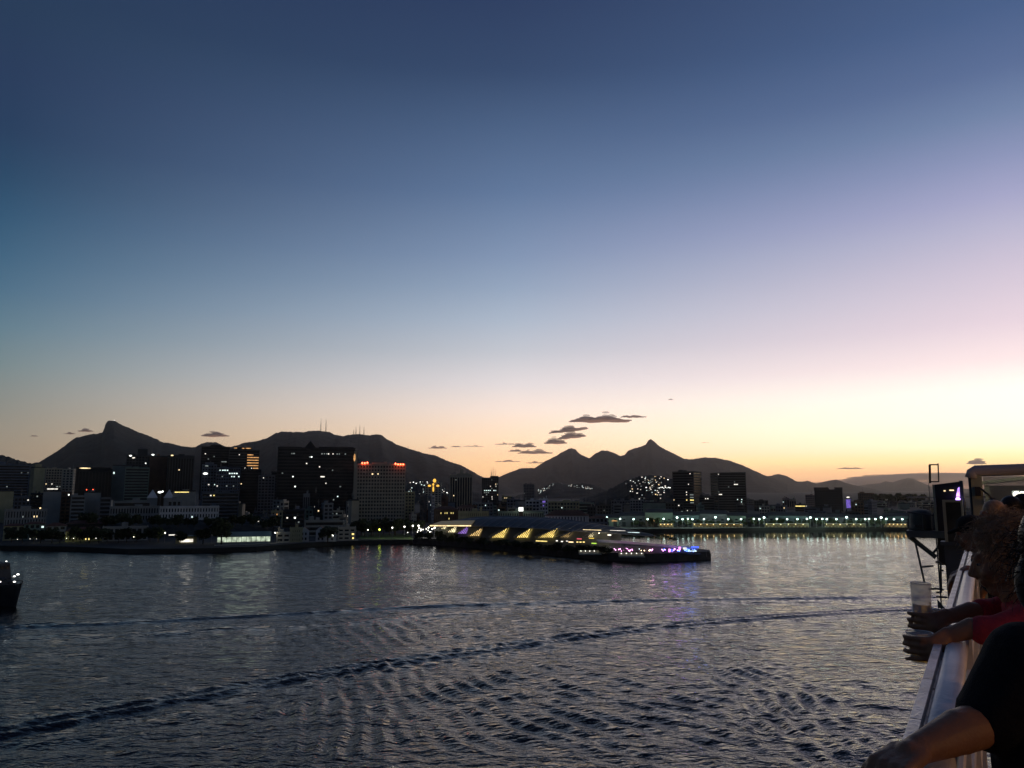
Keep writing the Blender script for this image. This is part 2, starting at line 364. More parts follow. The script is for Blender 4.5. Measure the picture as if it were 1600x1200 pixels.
ridge('grajau', 'mountain', 13500, 2200, M3, FOREST, 'low reddish brown hills beyond the right quay', seed=3, jag=3)
M4 = [(1310,767),(1330,762),(1350,757.5),(1375,755),(1383,752),(1395,754),(1405,750),(1418,747),(1428,748),(1440,754),(1455,760),(1480,763),(1520,764),(1600,760),(1700,758),(1800,763)]
ridge('far', 'mountain', 18000, 2500, M4, FOREST, 'farthest hazy mountain low on the right horizon', seed=4, jag=3)
ridge('wood', 'hill', 2300, 500, [(-260,722),(-120,712),(-40,708),(0,711),(15,714),(30,720),(45,723),(60,729),(90,740)], FOREST, 'dark wooded hilltop at the left edge', seed=5, jag=1.6, na=240)
ridge('provid', 'hill', 1400, 260, [(880,786),(905,781),(920,776),(940,769),(955,763),(970,755),(985,748),(1000,744),(1015,742),(1030,743),(1048,748),(1070,757),(1100,770),(1130,782)], FOREST, 'dark wooded hill covered with lit houses', seed=6, jag=1.1, na=240)
ridge('teresa', 'hill', 2100, 420, [(600,778),(620,765),(640,755),(660,750),(690,752),(720,762),(750,772),(780,778)], FOREST, 'low dark hill with scattered lit houses behind the art deco tower', seed=8, jag=1.2, na=200)
ridge('favela', 'hill', 3300, 600, [(800,776),(835,768),(860,756),(872,754),(890,758),(910,755),(930,758),(950,766),(980,776)], FOREST, 'low dark hill dotted with distant house lights left of centre', seed=9, jag=1.5, na=200)
ridge('bento', 'hill', 640, 90, [(100,832),(140,820),(180,812),(260,811),(340,813),(400,818),(450,826),(480,832)], FOREST, 'dark low hill under the long white naval building', seed=10, jag=.2, na=160, rough=.015)
ridge('morro', 'hill', 1900, 300, [(1330,782),(1355,775),(1385,773),(1415,776),(1440,779),(1480,783)], FOREST, 'low dark wooded rise at the right end of the quay', seed=11, jag=1.2, na=120)
# ------------------------------------------------------------------ clouds
CL = bpy.data.materials.new('cloud'); CL.use_nodes = True; t = CL.node_tree; b = t.nodes['Principled BSDF']
b.inputs['Base Color'].default_value = (.8,.66,.68,1); b.inputs['Roughness'].default_value = 1; b.inputs['Specular IOR Level'].default_value = 0; b.inputs['Alpha'].default_value = .3
def cloud(label, px, py, wpx, hpx, n, seed, D=27000, slope=0.0, a=0.5):
    r_ = random.Random(seed); c = P(px, py, D); k = D/F; e = empty('cloud', c)
    mb = MB()
    for i in range(n*4):
        t_ = r_.uniform(-1, 1); x = t_*wpx/2*k; env = (1-abs(t_)**1.6)
        z = abs(r_.gauss(0, .34))*hpx*k*env*(.7+.5*math.sin(t_*7+seed)) - .25*hpx*k + slope*x; y = r_.uniform(-1, 1)*wpx*.2*k
        s = r_.uniform(.07, .24)*hpx*k*(0.35+.65*env)
        mb.ball((x, y, z), s, 8, 5, (r_.uniform(1.8, 5.0), 1.6, r_.uniform(.5, .9)))
    o = mb.build('puffs', CL, e, True); o['kind'] = 'stuff'
    tag(e, label, 'cloud', 'small dusk clouds')
for i, (lb, *a) in enumerate((
    ('longest grey cloud streak high above the pointed peak', 938, 655, 92, 12, 170), ('thin torn tail of cloud right of the longest streak', 990, 650.5, 40, 5, 50),
    ('ragged mauve cloud above the double-humped peak, upper tier', 888, 671, 58, 9, 110), ('ragged mauve cloud on the middle tier above the hump', 893, 681, 40, 11, 90),
    ('lumpy mauve cloud just left of the hump, lower tier', 868, 690, 32, 10, 80), ('small lumpy cloud left of the ragged clouds', 819, 696, 36, 8, 80),
    ('flat grey cloud low over the mountain saddle, widest', 836, 706, 52, 8, 110), ('small flat cloud left of the widest low cloud', 806, 704, 22, 5, 40),
    ('thin dark cloud strip nearest the saddle', 793, 720.5, 40, 3.2, 60), ('thin cloud strip touching the left ridge of the hump', 837, 722.5, 30, 4, 45),
    ('narrow cloud strip left of the small lumpy cloud', 790, 693.5, 34, 3, 40), ('small dark oval cloud over the saddle slope, leftmost of its row', 684, 699, 28, 5, 55),
    ('tiny cloud beside the small dark oval cloud', 713, 697.5, 16, 3, 26), ('thin faint cloud line right of the tiny cloud', 740, 697, 32, 2.5, 40),
    ('lone hooded grey cloud above the left range', 336, 679, 38, 9, 110), ('small smudge of cloud left of the rocky peak', 134, 672.5, 20, 6, 40),
    ('thin cloud smudge between the far left ones', 109, 677, 16, 4, 30), ('faint cloud dash at the far left', 53, 681, 12, 3, 24),
    ('flat dark cloud dash above the right hills', 1328, 731.5, 40, 3.4, 70), ('pink puffy cloud above the windscreen frame', 1526, 722, 24, 9, 90),
    ('tiny dark cloud fleck high over the right peak', 1048, 624, 8, 2, 12), ('tiny cloud dash right of the pointed peak', 1102, 691.5, 12, 1.6, 14))):
    cloud(lb, *a, seed=100+i, slope=(.12 if i in (2, 3) else .0))
cb = MB(); r_ = random.Random(5); D = 26500; k = D/F; e = empty('cloud', P(1440, 765, D))
for i in range(520):
    x = r_.uniform(-280, 420); top = 16+10*math.exp(-((x-20)/130)**2)+6*math.exp(-((x-300)/140)**2) - max(0, (-x-60))*.10
    if top < 3: continue
    z = r_.uniform(0, 1)**.6*top; s = r_.uniform(2.2, 4.0)
    cb.ball((x*k, r_.uniform(-600, 600), (z-s*.5)*k), s*k, 14, 6, (r_.uniform(9, 16), 2, .6))
cbo = cb.build('puffs', CL, e, True); cbo['kind'] = 'stuff'
tag(e, 'broad dusky pink cloud bank lying low on the right horizon', 'cloud')
# ================================================================== BUILDINGS
def facing(p): return -math.atan2(p.x, p.y)
def ray_local(e_inv, px, py, yplane):
    o = e_inv @ Vector((0, 0, CAMZ)); d = e_inv.to_3x3() @ ray(px, py); t_ = (yplane-o.y)/d.y
    q = o+d*t_; return q.x, q.z
def facade(mb, x0, x1, z0, z1, y, side, nx, nz, style, pw, sh, d=0.35):
    """piers and spandrels standing proud of the glass core; side 'f' runs along x at y, 'l'/'r' run along y at x=y"""
    def bx(a0, a1, c0, c1, pr):
        if side == 'f': mb.box(a0, a1, y-pr, y+.05, c0, c1)
        elif side == 'r': mb.box(y-.05, y+pr, a0, a1, c0, c1)
        else: mb.box(y-pr, y+.05, a0, a1, c0, c1)
    W_, H_ = x1-x0, z1-z0
    if style in ('grid', 'fins', 'classic'):
        for i in range(nx+1):
            c = x0+W_*i/nx; w_ = pw if 0 < i < nx else pw*1.6
            bx(max(x0, c-w_/2), min(x1, c+w_/2), z0, z1, d)
    if style in ('grid', 'bands', 'classic'):
        for j in range(nz+1):
            c = z0+H_*j/nz
            bx(x0, x1, max(z0, c-sh*.4), min(z1, c+sh*.6), d-.04)
    if style == 'fins':
        bx(x0, x1, z0, z0+3.5, d-.04); bx(x0, x1, z1-2.5, z1, d-.04)
    if style == 'bands':
        bx(x0, x0+.8, z0, z1, d); bx(x1-.8, x1, z0, z1, d)
BN = 0
def bld(label, px0, px1, pyt, Y, depth=18, style='grid', c='grey', base=LAND, yaw=0.0, nx=None, nz=None, lit=(), roof=(), ant=(), prob=0.007, pc=('dim','dim','warm','cool'),
        name='office_building', cat='building', group=None, pitched=None, fh=3.4, bay=3.4, pw=None, sh=None, cut=None):
    global BN; BN += 1
    r_ = random.Random(BN*13+5)
    A, B = P(px0, pyt, Y), P(px1, pyt, Y); ctr = (A+B)/2; h = ctr.z-base
    az = math.atan2(ctr.x, ctr.y); Wp = (B-A).length*math.cos(az)
    ya = R(yaw); wd = max(2.0, (Wp-depth*abs(math.sin(ya)))/math.cos(ya))
    # centre of the footprint lies behind the front plane
    sh0 = depth/2*math.sin(ya); e = empty(name, (ctr.x+math.cos(az)*sh0, ctr.y-math.sin(az)*sh0, base), -az+ya)
    tag(e, label, cat, group)
    x0, x1 = -wd/2, wd/2; inset = .35
    nz_ = nz or max(2, round(h/fh)); nx_ = nx or max(2, round(wd/bay)); nd = max(2, round(depth/bay))
    pw_ = pw if pw else (bay*.34 if style == 'grid' else bay*.3); sh_ = sh if sh else fh*.42
    m = wmat(c)
    wall = MB()
    if style == 'blank':
        wall.box(x0, x1, 0, depth, 0, h)
    else:
        MB().box(x0+inset, x1-inset, inset, depth-.5, .02, h-.3).build('glazing', GLASS, e)
        facade(wall, x0+.02, x1-.02, 0, h, inset+.0, 'f', nx_, nz_, style, pw_, sh_)
        facade(wall, inset, depth, 0, h, x1-inset, 'r', nd, nz_, style, pw_, sh_)
        facade(wall, inset, depth, 0, h, x0+inset, 'l', nd, nz_, style, pw_, sh_)
        wall.box(x0+.05, x1-.05, depth-.5, depth, 0, h)
    wo = wall.build('wall', m, e)
    if cut:   # sloping cut of the roof line, height added on left and right
        l_, r2 = cut
        MB().hexa([(x0,0,h),(x1,0,h),(x1,depth,h),(x0,depth,h)], [(x0,0,h+l_),(x1,0,h+r2),(x1,depth,h+r2),(x0,depth,h+l_)]).build('roof', m, e)
    elif pitched:
        ph = pitched; ov = .5
        rf = MB().add([(x0-ov,-ov,h),(x1+ov,-ov,h),(x1+ov,depth+ov,h),(x0-ov,depth+ov,h),(x0+depth*.35,depth/2,h+ph),(x1-depth*.35,depth/2,h+ph)],
                 [(0,1,5,4),(1,2,5),(2,3,4,5),(3,0,4),(3,2,1,0)])
        rf.build('roof', TILE, e)
    else:
        rf = MB().box(x0-.2, x1+.2, -.25, depth, h, h+.5)
        rf.box(x0, x1, .0, .3, h+.5, h+1.2).box(x0, x0+.3, .3, depth, h+.5, h+1.2).box(x1-.3, x1, .3, depth, h+.5, h+1.2)
        rf.build('roof', m if style != 'blank' else ROOFM, e)
    if not pitched and not cut:
        rk = list(roof)
        if not rk and r_.random() < .75: a0 = r_.uniform(.08, .6); rk.append((a0, a0+r_.uniform(.12, .3), r_.uniform(1.5, 3.2)))
        if r_.random() < .45: a0 = r_.uniform(.05, .8); rk.append((a0, a0+r_.uniform(.05, .1), r_.uniform(1.8, 4.0)))
        roof = rk
        if not ant and r_.random() < .4: ant = ((r_.uniform(.15, .85), r_.uniform(4, 9)),)
    for f0, f1, hh in roof:
        ro = MB().box(x0+wd*f0, x0+wd*f1, depth*.2, depth*.75, h+.5, h+.5+hh).build('roof_plant', m, e)
    for f0, hh in ant:
        mb = MB().tube([(x0+wd*f0, depth*.4, h+.4), (x0+wd*f0, depth*.4, h+hh)], [.35, .12], 4)
        for q in (.45, .6, .75): mb.box(x0+wd*f0-.9, x0+wd*f0+.9, depth*.4-.1, depth*.4+.1, h+hh*q, h+hh*q+.25)
        mb.build('antenna', METAL, e)
    # lit windows, one pane each, seated in their openings
    inv = (Matrix.Translation(e.location) @ Matrix.Rotation(-az+ya, 4, 'Z')).inverted()
    done = set()
    def pane(i, j, colr, n=1):
        if (i, j) in done: return
        for q in range(n): done.add((i+q, j))
        cw = wd/nx_; ch = h/nz_
        xa = x0+i*cw+pw_*.5+.05; xb = x0+(i+n)*cw-pw_*.5-.05
        if style == 'bands': xa, xb = x0+i*cw+.1, x0+(i+n)*cw-.1
        za = j*ch+sh_*.6+.03; zb = (j+1)*ch-sh_*.4-.03
        if style == 'fins': za, zb = j*ch+.5, (j+1)*ch-.5
        if zb-za < .3 or xb-xa < .3 or xb > x1+1: return
        if n == 1 and xb-xa > 1.3: mid = (xa+xb)/2+r_.uniform(-.4,.4); hw0 = r_.uniform(.45,.72); xa, xb = mid-hw0, mid+hw0
        if zb-za > 1.2: zb = za+1.2
        MB().box(xa, xb, inset-.12, inset-.02, za, zb).build('lit_window', LIT[colr], e)
    for t_ in lit:
        px, py, wpx, colr = t_[:4]; n = 1
        lx, lz = ray_local(inv, px, py, 0.0); ww = wpx*Y/F
        if style == 'blank':
            hh = (t_[4] if len(t_) > 4 else 2.0)*Y/F
            MB().box(lx-ww/2, lx+ww/2, -.06, .1, lz-hh/2, lz+hh/2).build('lit_window', LIT[colr], e); continue
        cw = wd/nx_; i = int((lx-ww/2-x0)/cw+.5); n = max(1, round(ww/cw)); i = min(max(i, 0), nx_-n); j = min(max(int(lz/(h/nz_)), 0), nz_-1)
        if i < 0: i, n = 0, nx_
        pane(i, j, colr, n)
    if prob and style != 'blank':
        for j in range(nz_):
            for i in range(nx_):
                if r_.random() < prob: pane(i, j, pc if isinstance(pc, str) else r_.choice(pc))
    return e
def spot(e, px, py, wpx, hpx, colr, Y, name='roof_light', y=-.5):
    """small lamp fixed to a building, given where it shows"""
    M = Matrix.Translation(e.location) @ Matrix.Rotation(e.rotation_euler[2], 4, 'Z')
    lx, lz = ray_local(M.inverted(), px, py, y); ww, hh = wpx*Y/F/2, hpx*Y/F/2
    return MB().ball((lx, y, lz), 1.0, 8, 5, (ww, min(ww, .6), hh)).build(name, LIT[colr], e)
# ---- left: distant blocks of the centre
b_ = bld('dark blue slab office with a pale flat roof at the left edge', -30, 48, 727, 950, 30, 'bands', 'blue', roof=((.1,.5,4),), lit=((33,737,3,'dim'),(42,737,3,'dim'),(12,759,3,'dim')))
b_ = bld('pale yellow blank-walled block beside the dark slab office', 48, 71, 731, 930, 16, 'blank', 'ochre', yaw=14, roof=((.1,.7,4),))
b_ = bld('beige flats with small windows right of the yellow wall', 72, 98, 733, 1010, 18, 'grid', 'beige', lit=((80,757,3,'white'),(92,761,6,'dim')))
b_ = bld('narrow pale flats with square balconies beside the dark wide block', 98, 120, 734, 985, 16, 'grid', 'cream', yaw=-12, bay=4.5)
b_ = bld('wide black office block with an orange-lit roof edge', 119, 176, 734, 900, 26, 'fins', 'black', roof=((.0,.95,2.5),), lit=((131,765,2,'red'),(144,764,2,'red')))
spot(b_, 133, 731.5, 16, 1.6, 'warm', 900, 'roof_light')
b_ = bld('grey slab with a lone lamp right of the wide black block', 176, 206, 728, 930, 20, 'blank', 'teal', lit=((178,739,2,'cool',3),))
b_ = bld('dark hotel with white rooftop lamps and a pale roof box', 198, 236, 713, 950, 22, 'grid', 'dark', roof=((.45,.85,9),(.05,.35,3)), lit=((209,716,4,'white'),(229,724,5,'bright')))
spot(b_, 204, 712, 4, 2, 'bright', 950); spot(b_, 208, 715.5, 3, 1.6, 'white', 950)
b_ = bld('banded block with a dark central shaft under the rooftop lamps', 196, 234, 732, 880, 18, 'bands', 'green', lit=())
b_ = bld('brown blank tower with a pale left edge', 234, 262, 714, 900, 20, 'blank', 'brown', ant=((.1,9),))
MB().box(-11.5, -6.8, -.5, 3, 0, b_.children[0].dimensions.z+1.2).build('stair_shaft', wmat('concrete'), b_); spot(b_, 239, 710.5, 4, 2, 'bright', 900)
b_ = bld('tower of two pale shafts between dark finned bays', 262, 304, 713, 890, 20, 'fins', 'dark', bay=3.0)
hh = b_.children[0].dimensions.z
MB().box(-9, -2.8, -.8, 10, 0, hh+1).build('pale_shaft', wmat('concrete'), b_); MB().box(-2.2, 4.2, -.8, 10, 0, hh+1.6).build('pale_shaft', wmat('concrete'), b_); spot(b_, 269, 711.5, 4, 2, 'warm', 890)
b_ = bld('pale low block lit yellow at the foot of the two-shaft tower', 270, 306, 768, 820, 18, 'blank', 'cream', lit=((284,769,20,'yellow',1.2),))
b_ = bld('black tower with scattered dim windows under the ridge dip', 315, 360, 699, 1000, 28, 'bands', 'black', lit=((320,709,3,'white'),(335,714,5,'dim'),(324,718,3,'dim'),(348,722,7,'dim'),(335,740,3,'dim')), roof=((.3,.7,3),))
b_ = bld('tower with two orange glowing window bays at its top', 358, 406, 704, 980, 26, 'bands', 'dark', roof=((.2,.75,4),), nx=10,
         lit=tuple((390, 712+4.1*k, 9, 'orange') for k in range(5))+tuple((400.5, 713+4.1*k, 8, 'orange') for k in range(5))+((375,709,4,'white'),(382,733,3,'white'),(392,733,3,'white')))
spot(b_, 368, 700, 5, 1.4, 'orange', 980); spot(b_, 380, 700.5, 4, 1.4, 'orange', 980); spot(b_, 388, 700.5, 9, 1.3, 'orange', 980)
b_ = bld('bluish block with a lit dome skylight below the black tower', 316, 339, 727, 870, 18, 'grid', 'blue', lit=((326,756,2,'white'),(328,757,5,'white'),(334,757,3,'cool')), roof=((.2,.8,3),))
spot(b_, 321, 740, 7, 3, 'bright', 870); spot(b_, 323, 728, 5, 2, 'dim', 870)
b_ = bld('block with a row of bright cold office floors', 339, 376, 732, 860, 20, 'grid', 'blue', bay=2.6,
         lit=((344,736,4,'cool'),(352,736.5,10,'cool'),(362,737,6,'cool'),(369,737,7,'cool'),(362,742.5,3,'cool'),(367,742.5,4,'cool'),(372,743,3,'cool'),(346,742.5,3,'dim'),(341,757,5,'white'),(355,757,4,'dim'),(366,757,4,'dim')))
b_ = bld('dark stepped block below the orange window bays', 376, 408, 735, 900, 20, 'bands', 'black')
b_ = bld('low parking block with lit entrance under the cold office floors', 316, 374, 771, 800, 20, 'bands', 'grey', lit=((327,770,4,'white'),(336,771,5,'yellow')))
b_ = bld('slim grey flats left of the huge black tower', 404, 430, 744, 900, 18, 'grid', 'grey', lit=((409,744,4,'white'),))
b_ = bld('small dark block between slim flats and huge black tower', 424, 440, 738, 960, 16, 'bands', 'dark')
# ---- the huge black tower
b_ = bld('huge black office tower with a gabled crown and few lit windows', 435, 556, 701, 800, 34, 'bands', 'black', nx=36, roof=((.0,.3,1.5),(.52,.98,2.0)),
         lit=((456,709,2,'dim'),(459,709,2,'dim'),(483,713,2,'dim'),(487,713,4,'bright'),(502,708,2,'dim'),(505,708,2,'dim'),(509,708,2,'dim'),(515,708,3,'white'),(519,708,3,'white'),(526,708,2,'dim'),(530,708,3,'dim'),(540,708,2,'dim'),
              (480,726,4,'white'),(501,730,3,'white'),(505,742,8,'white'),(508,755,3,'white'),(457.5,746.5,4,'bright'),(460,758.5,4,'bright'),(532,758,2,'dim'),(494,789,2,'dim'),(496,792,3,'white'),(486,800,2,'dim'),(491,798,2,'dim')))
hh = b_.children[0].dimensions.z; kk = 800/F
MB().prism([(-.5,0),(.5,0),(.5,1),(-.5,1)], 0, .01)
MB().add([(-14,3,hh),(0,3,hh),(0,20,hh),(-14,20,hh),(-7,3,hh+8.5),(-7,20,hh+8.5)], [(0,1,4),(1,2,5,4),(2,3,5),(3,0,4,5),(3,2,1,0)]).build('gable', wmat('black'), b_)
MB().tube([(1,8,hh+.4),(9,8,hh+4.6)], [.3,.15], 4).tube([(9,8,hh+4.6),(9,8,hh+1)], .12, 4).build('crane_arm', METAL, b_)
MB().box(38.5, 41.6, -.8, 4, 0, hh-2).build('lit_corner', wmat('beige'), b_)  # beige strip on the black tower: lit side face put into colour
spot(b_, 554, 715, 3, 12, 'orange', 800, 'wall_light', -.9)  # glowing patch painted for the lit part of that face
b_ = bld('slim dark annex with tiny windows in front of the huge tower', 484, 500, 772, 760, 14, 'grid', 'black', prob=.12, pc=('dim','warm','white'))
b_ = bld('pair of pale vertical shafts at the foot of the huge tower', 474, 484, 773, 750, 10, 'fins', 'concrete', bay=2.2)
# ---- art deco tower with red lamps
b_ = bld('art deco tower with red roof lamps and a grid of windows', 558, 634, 727, 720, 30, 'grid', 'beige', nx=17, nz=17, pw=1.1, sh=1.5, lit=((583,741,4,'warm'),(590,741,2,'warm')), prob=.0)
hh = b_.children[0].dimensions.z; kk = 720/F
for f0, f1, z1, nmn in ((-.26,.26,9.0,'crown'),(-.47,-.3,3.5,'turret'),(.3,.47,3.5,'turret')):
    wd = 76*kk; MB().box(wd*f0, wd*f1, 1.5, 22, hh+.6, hh+.6+z1).box(wd*f0+1, wd*f1-1, 3, 20, hh+.6+z1, hh+2.2+z1).build(nmn, wmat('beige'), b_)
for px, py in ((566,722),(570,722),(574,721.5),(618,723),(622,724),(626,724),(630,724)):
    spot(b_, px, py+1.5, 2.6, 2.6, 'redlamp', 720, 'red_lamp', -1.1)
for px, py in ((569,727),(624,728)): spot(b_, px, py, 9, 5, 'red', 720, 'red_glow_panel', -.15) if False else None
b_ = bld('pale side wing behind the art deco tower', 633, 648, 770, 790, 16, 'grid', 'ochre')
b_ = bld('narrow grey flats between huge tower and art deco tower', 541, 560, 785, 700, 14, 'grid', 'grey', lit=((546,783,2,'white'),(545,805,3,'white'),(544,776,2,'dim')))
# ---- centre skyline
b_ = bld('pale tower crowned with a golden floodlit cross-shaped top', 664, 690, 757, 1150, 20, 'grid', 'cream', bay=5)
for px, py, a, b2 in ((679,751,5,6),(671,759,5,3),(684,759,5,3),(677,764,2.5,9),(677,757,3,4)): spot(b_, px, py, a, b2, 'gold', 1150, 'gold_floodlight', -.4)  # glowing blobs draw the gold-lit crown, they are not lamps
b_ = bld('tall ribbed stone tower with a dark cornice behind the pier end', 703, 738, 743, 1000, 24, 'fins', 'beige', bay=3.3, roof=((.45,.6,8),(.3,.9,2.5)))
b_ = bld('dark glass tower with roof antennas and bright floor strips', 753, 779, 748, 1200, 22, 'grid', 'dark', nx=9, ant=((.55,17),(.68,20),(.8,15),(.6,12)), roof=((.5,1.,4),),
         lit=((761,767,11,'cool'),(774,767,6,'cool'),(761,770,10,'dim'),(766,759,3,'white'),(774,759,4,'white'),(770,762,3,'dim'),(768,775,3,'white'),(761,773,2,'dim'),(768,779,3,'white'),(752,775,3,'white'),(770,751,3,'dim')), prob=.03)
b_ = bld('slim far tower with a pale right-hand shaft', 818, 835, 757, 1600, 16, 'grid', 'grey', ant=((.6,8),))
MB().box(6, 12, -1, 8, 0, b_.children[0].dimensions.z+2).build('pale_shaft', wmat('beige'), b_)
b_ = bld('small sunlit-looking yellow block right of the antenna tower', 784, 800, 776, 1250, 14, 'grid', 'ochre', prob=.2, pc='warm')
for lb, a in (
  ('plain grey block under the ribbed tower, left', (738,770,787,850,18,'grid','concrete')), ('dark block with lit yard lamps under the antenna tower', (768,792,786,900,18,'bands','dark')),
  ('blue-grey block left of the clock tower', (792,812,781,880,16,'grid','blue')), ('pale block with tall window bays right of the clock tower', (821,843,783,800,18,'classic','white')),
  ('long dull block with rows of small windows right of the purple-lit tower', (856,905,785,860,22,'grid','ochre')), ('green-grey flats beside the long dull block', (903,928,787,870,20,'bands','green')),
  ('low dark block at the foot of the wooded hill', (928,955,790,900,18,'grid','dark')), ('grey office with dim window row below the lit hillside', (955,985,783,980,18,'grid','grey')),
  ('greenish blank block below the lit hillside', (1004,1040,786,840,18,'blank','green')), ('dark glass low block beside the greenish blank block', (1039,1068,787,850,18,'grid','dark')),
  ('mid-rise block between green block and grey office', (984,1006,782,930,16,'grid','concrete'))):
    bld(lb, *a, prob=.03, pc=('white','dim','cool'))
b_ = bld('purple and blue floodlit narrow tower in the centre', 843, 856, 781, 790, 12, 'classic', 'white', nx=3, lit=((850,784,4,'purple'),(850,789,4,'purple')))
spot(b_, 850, 784, 5, 3, 'purple', 790, 'purple_floodlight')  # glowing panes and blob stand in for the purple wash on the wall
# ---- museum quarter behind the museum
b_ = bld('dark red villa roof block with yellow lit upper windows', 678, 716, 796, 600, 16, 'grid', 'brown', nx=12, nz=4, pitched=2.5,
         lit=((688,804,2,'yellow'),(695,801,4,'yellow'),(700,801,4,'yellow'),(705,801,4,'yellow'),(710,801,4,'yellow'),(702,806,3,'yellow')))
b_ = bld('long terrace with two rows of yellow lit windows behind the museum', 716, 764, 801, 590, 16, 'grid', 'ochre', nx=16, nz=4,
         lit=tuple((718+3*k, 804.5, 2.5, 'yellow') for k in range(9))+((746,804.5,2,'yellow'),(750,804.5,2,'yellow'),(756,804.5,2,'yellow'),(762,804.5,2,'yellow'))+tuple((731+2.9*k, 810, 2.5, 'yellow') for k in range(11) if k not in (5,8)))
b_ = bld('small classical portico with red-lit columns', 714, 740, 793, 660, 12, 'classic', 'pink', nx=6, nz=2, pitched=2.0, lit=((718,797,2,'orange'),(724,797,2,'warm')))
b_ = bld('long pale green arcade building behind the museum roof', 778, 850, 801, 600, 16, 'classic', 'green', nx=20, nz=2, lit=((806,806,3,'cool'),))
b_ = bld('white colonial house with arched windows and a dark hipped roof', 852, 920, 806, 575, 18, 'classic', 'white', nx=14, nz=2, pitched=4.0, pw=1.6, sh=1.7,
         lit=((877,808,3,'cool'),(885,808,4,'cool'),(889,808,3,'cool'),(878,813.5,2.5,'cool')))
b_ = bld('low blue-grey annex right of the white colonial house', 918, 950, 810, 600, 14, 'grid', 'blue', pitched=2.0)
ct = P(814, 812, 592); e = empty('clock_tower', (ct.x, ct.y, LAND), facing(ct)); tag(e, 'slender brick clock tower with a brightly lit top', 'tower')
MB().box(-1.6,1.6,0,3.2,0,15.5).build('shaft', wmat('brown'), e); MB().box(-1.9,1.9,-.3,3.5,15.5,16.1).build('cornice', wmat('cream'), e)
MB().box(-1.7,1.7,-.1,3.3,16.1,19.0).build('lantern', LIT['bright'], e); MB().add([(-2,-.4,19),(2,-.4,19),(2,3.6,19),(-2,3.6,19),(0,1.6,20.6)], [(0,1,4),(1,2,4),(2,3,4),(3,0,4),(3,2,1,0)]).build('roof', TILE, e)
for k, (px, py, cl) in enumerate(((814,810,'warm'),(825,810,'warm'),(832,811,'pink'),(836,810,'purple'))):
    p = P(px, 815, 560-k); e = empty('sign_totem', (p.x, p.y, LAND), facing(p)); hh = P(px, py-2, 560-k).z-LAND
    MB().box(-.35,.35,0,.4,0,hh*.6).build('post', METAL, e); MB().box(-.8,.8,-.1,.5,hh*.6,hh).build('lit_panel', LIT[cl], e)
    tag(e, ['warm white lit totem at the foot of the clock tower','warm lit totem right of the clock tower','pink lit totem beside the white colonial house','purple lit totem nearest the white colonial house'][k], 'sign')
# ---- right: harbour towers
b_ = bld('dark twin harbour tower on the left with amber lit lower floors', 1050, 1096, 738, 1020, 26, 'bands', 'dark', yaw=-24, nx=10, lit=((1078,740,5,'white'),(1077,755,5,'white'),(1073,769,3,'white'),(1074,774,5,'white'),(1073,782,5,'yellow'),(1080,782,6,'yellow'),(1073,797,2,'white'),(1080,798,3,'dim'))
         +tuple((1080+r0, y, 8, 'dim') for r0, y in ((0,772),(9,777),(2,787),(10,780))))
b_ = bld('dark twin harbour tower on the right with a slanted glass corner', 1109, 1165, 739, 1070, 30, 'bands', 'dark', yaw=20, nx=14, cut=(0.5, 1.2),
         lit=((1113,741,3,'white'),(1120,740,3,'white'),(1112,769,2,'dim'),(1117,771,8,'white'),(1124,770,3,'white'),(1139,761,3,'dim'),(1151,758,6,'white'),(1147,751,4,'dim'),(1154,780,4,'cool'),(1158,781,4,'cool'),(1160,783,3,'cool'),(1153,788,4,'cool'),(1158,788,6,'bright'),(1162,790,3,'cool'),(1152,793,3,'cool'),(1152,797,2,'cool'),(1157,797,3,'cool')))
b_ = bld('dark low block between the twin harbour towers', 1092, 1116, 777, 980, 20, 'bands', 'dark', lit=((1101,776,4,'white'),(1107,779,3,'white')))
spot(b_, 1122, 802, 4, 2.5, 'blue', 980, 'blue_floodlight'); spot(b_, 1126, 802, 3, 2, 'cool', 980, 'floodlight')
b_ = bld('square dark block with a notched roof on the right', 1272, 1316, 766, 1150, 30, 'grid', 'dark', nx=14, roof=())
hh = b_.children[0].dimensions.z; wd = 44*1150/F*.93
MB().box(-wd/2,-wd*.05,0,20,hh+1.3,hh+4.6).build('roof_plant', wmat('dark'), b_); MB().box(wd*.22,wd/2,0,20,hh+1.3,hh+4.6).build('roof_plant', wmat('dark'), b_)
b_ = bld('pale low block left of the notched block', 1258, 1273, 774, 1250, 16, 'grid', 'pink')
b_ = bld('purple floodlit slim tower right of the notched block', 1320, 1331, 779, 1200, 10, 'blank', 'white', lit=((1325.5,787,6,'purple',13),))  # purple slab glows on the wall in place of floodlighting
spot(b_, 1325, 777, 5, 2, 'white', 1200)
b_ = bld('broad dusky block near the right end of the skyline', 1340, 1366, 771, 1600, 24, 'grid', 'brown', ant=((.3,10),))
b_ = bld('low bluish hangar with pale upper wall at the right', 1340, 1370, 792, 1000, 22, 'bands', 'blue')
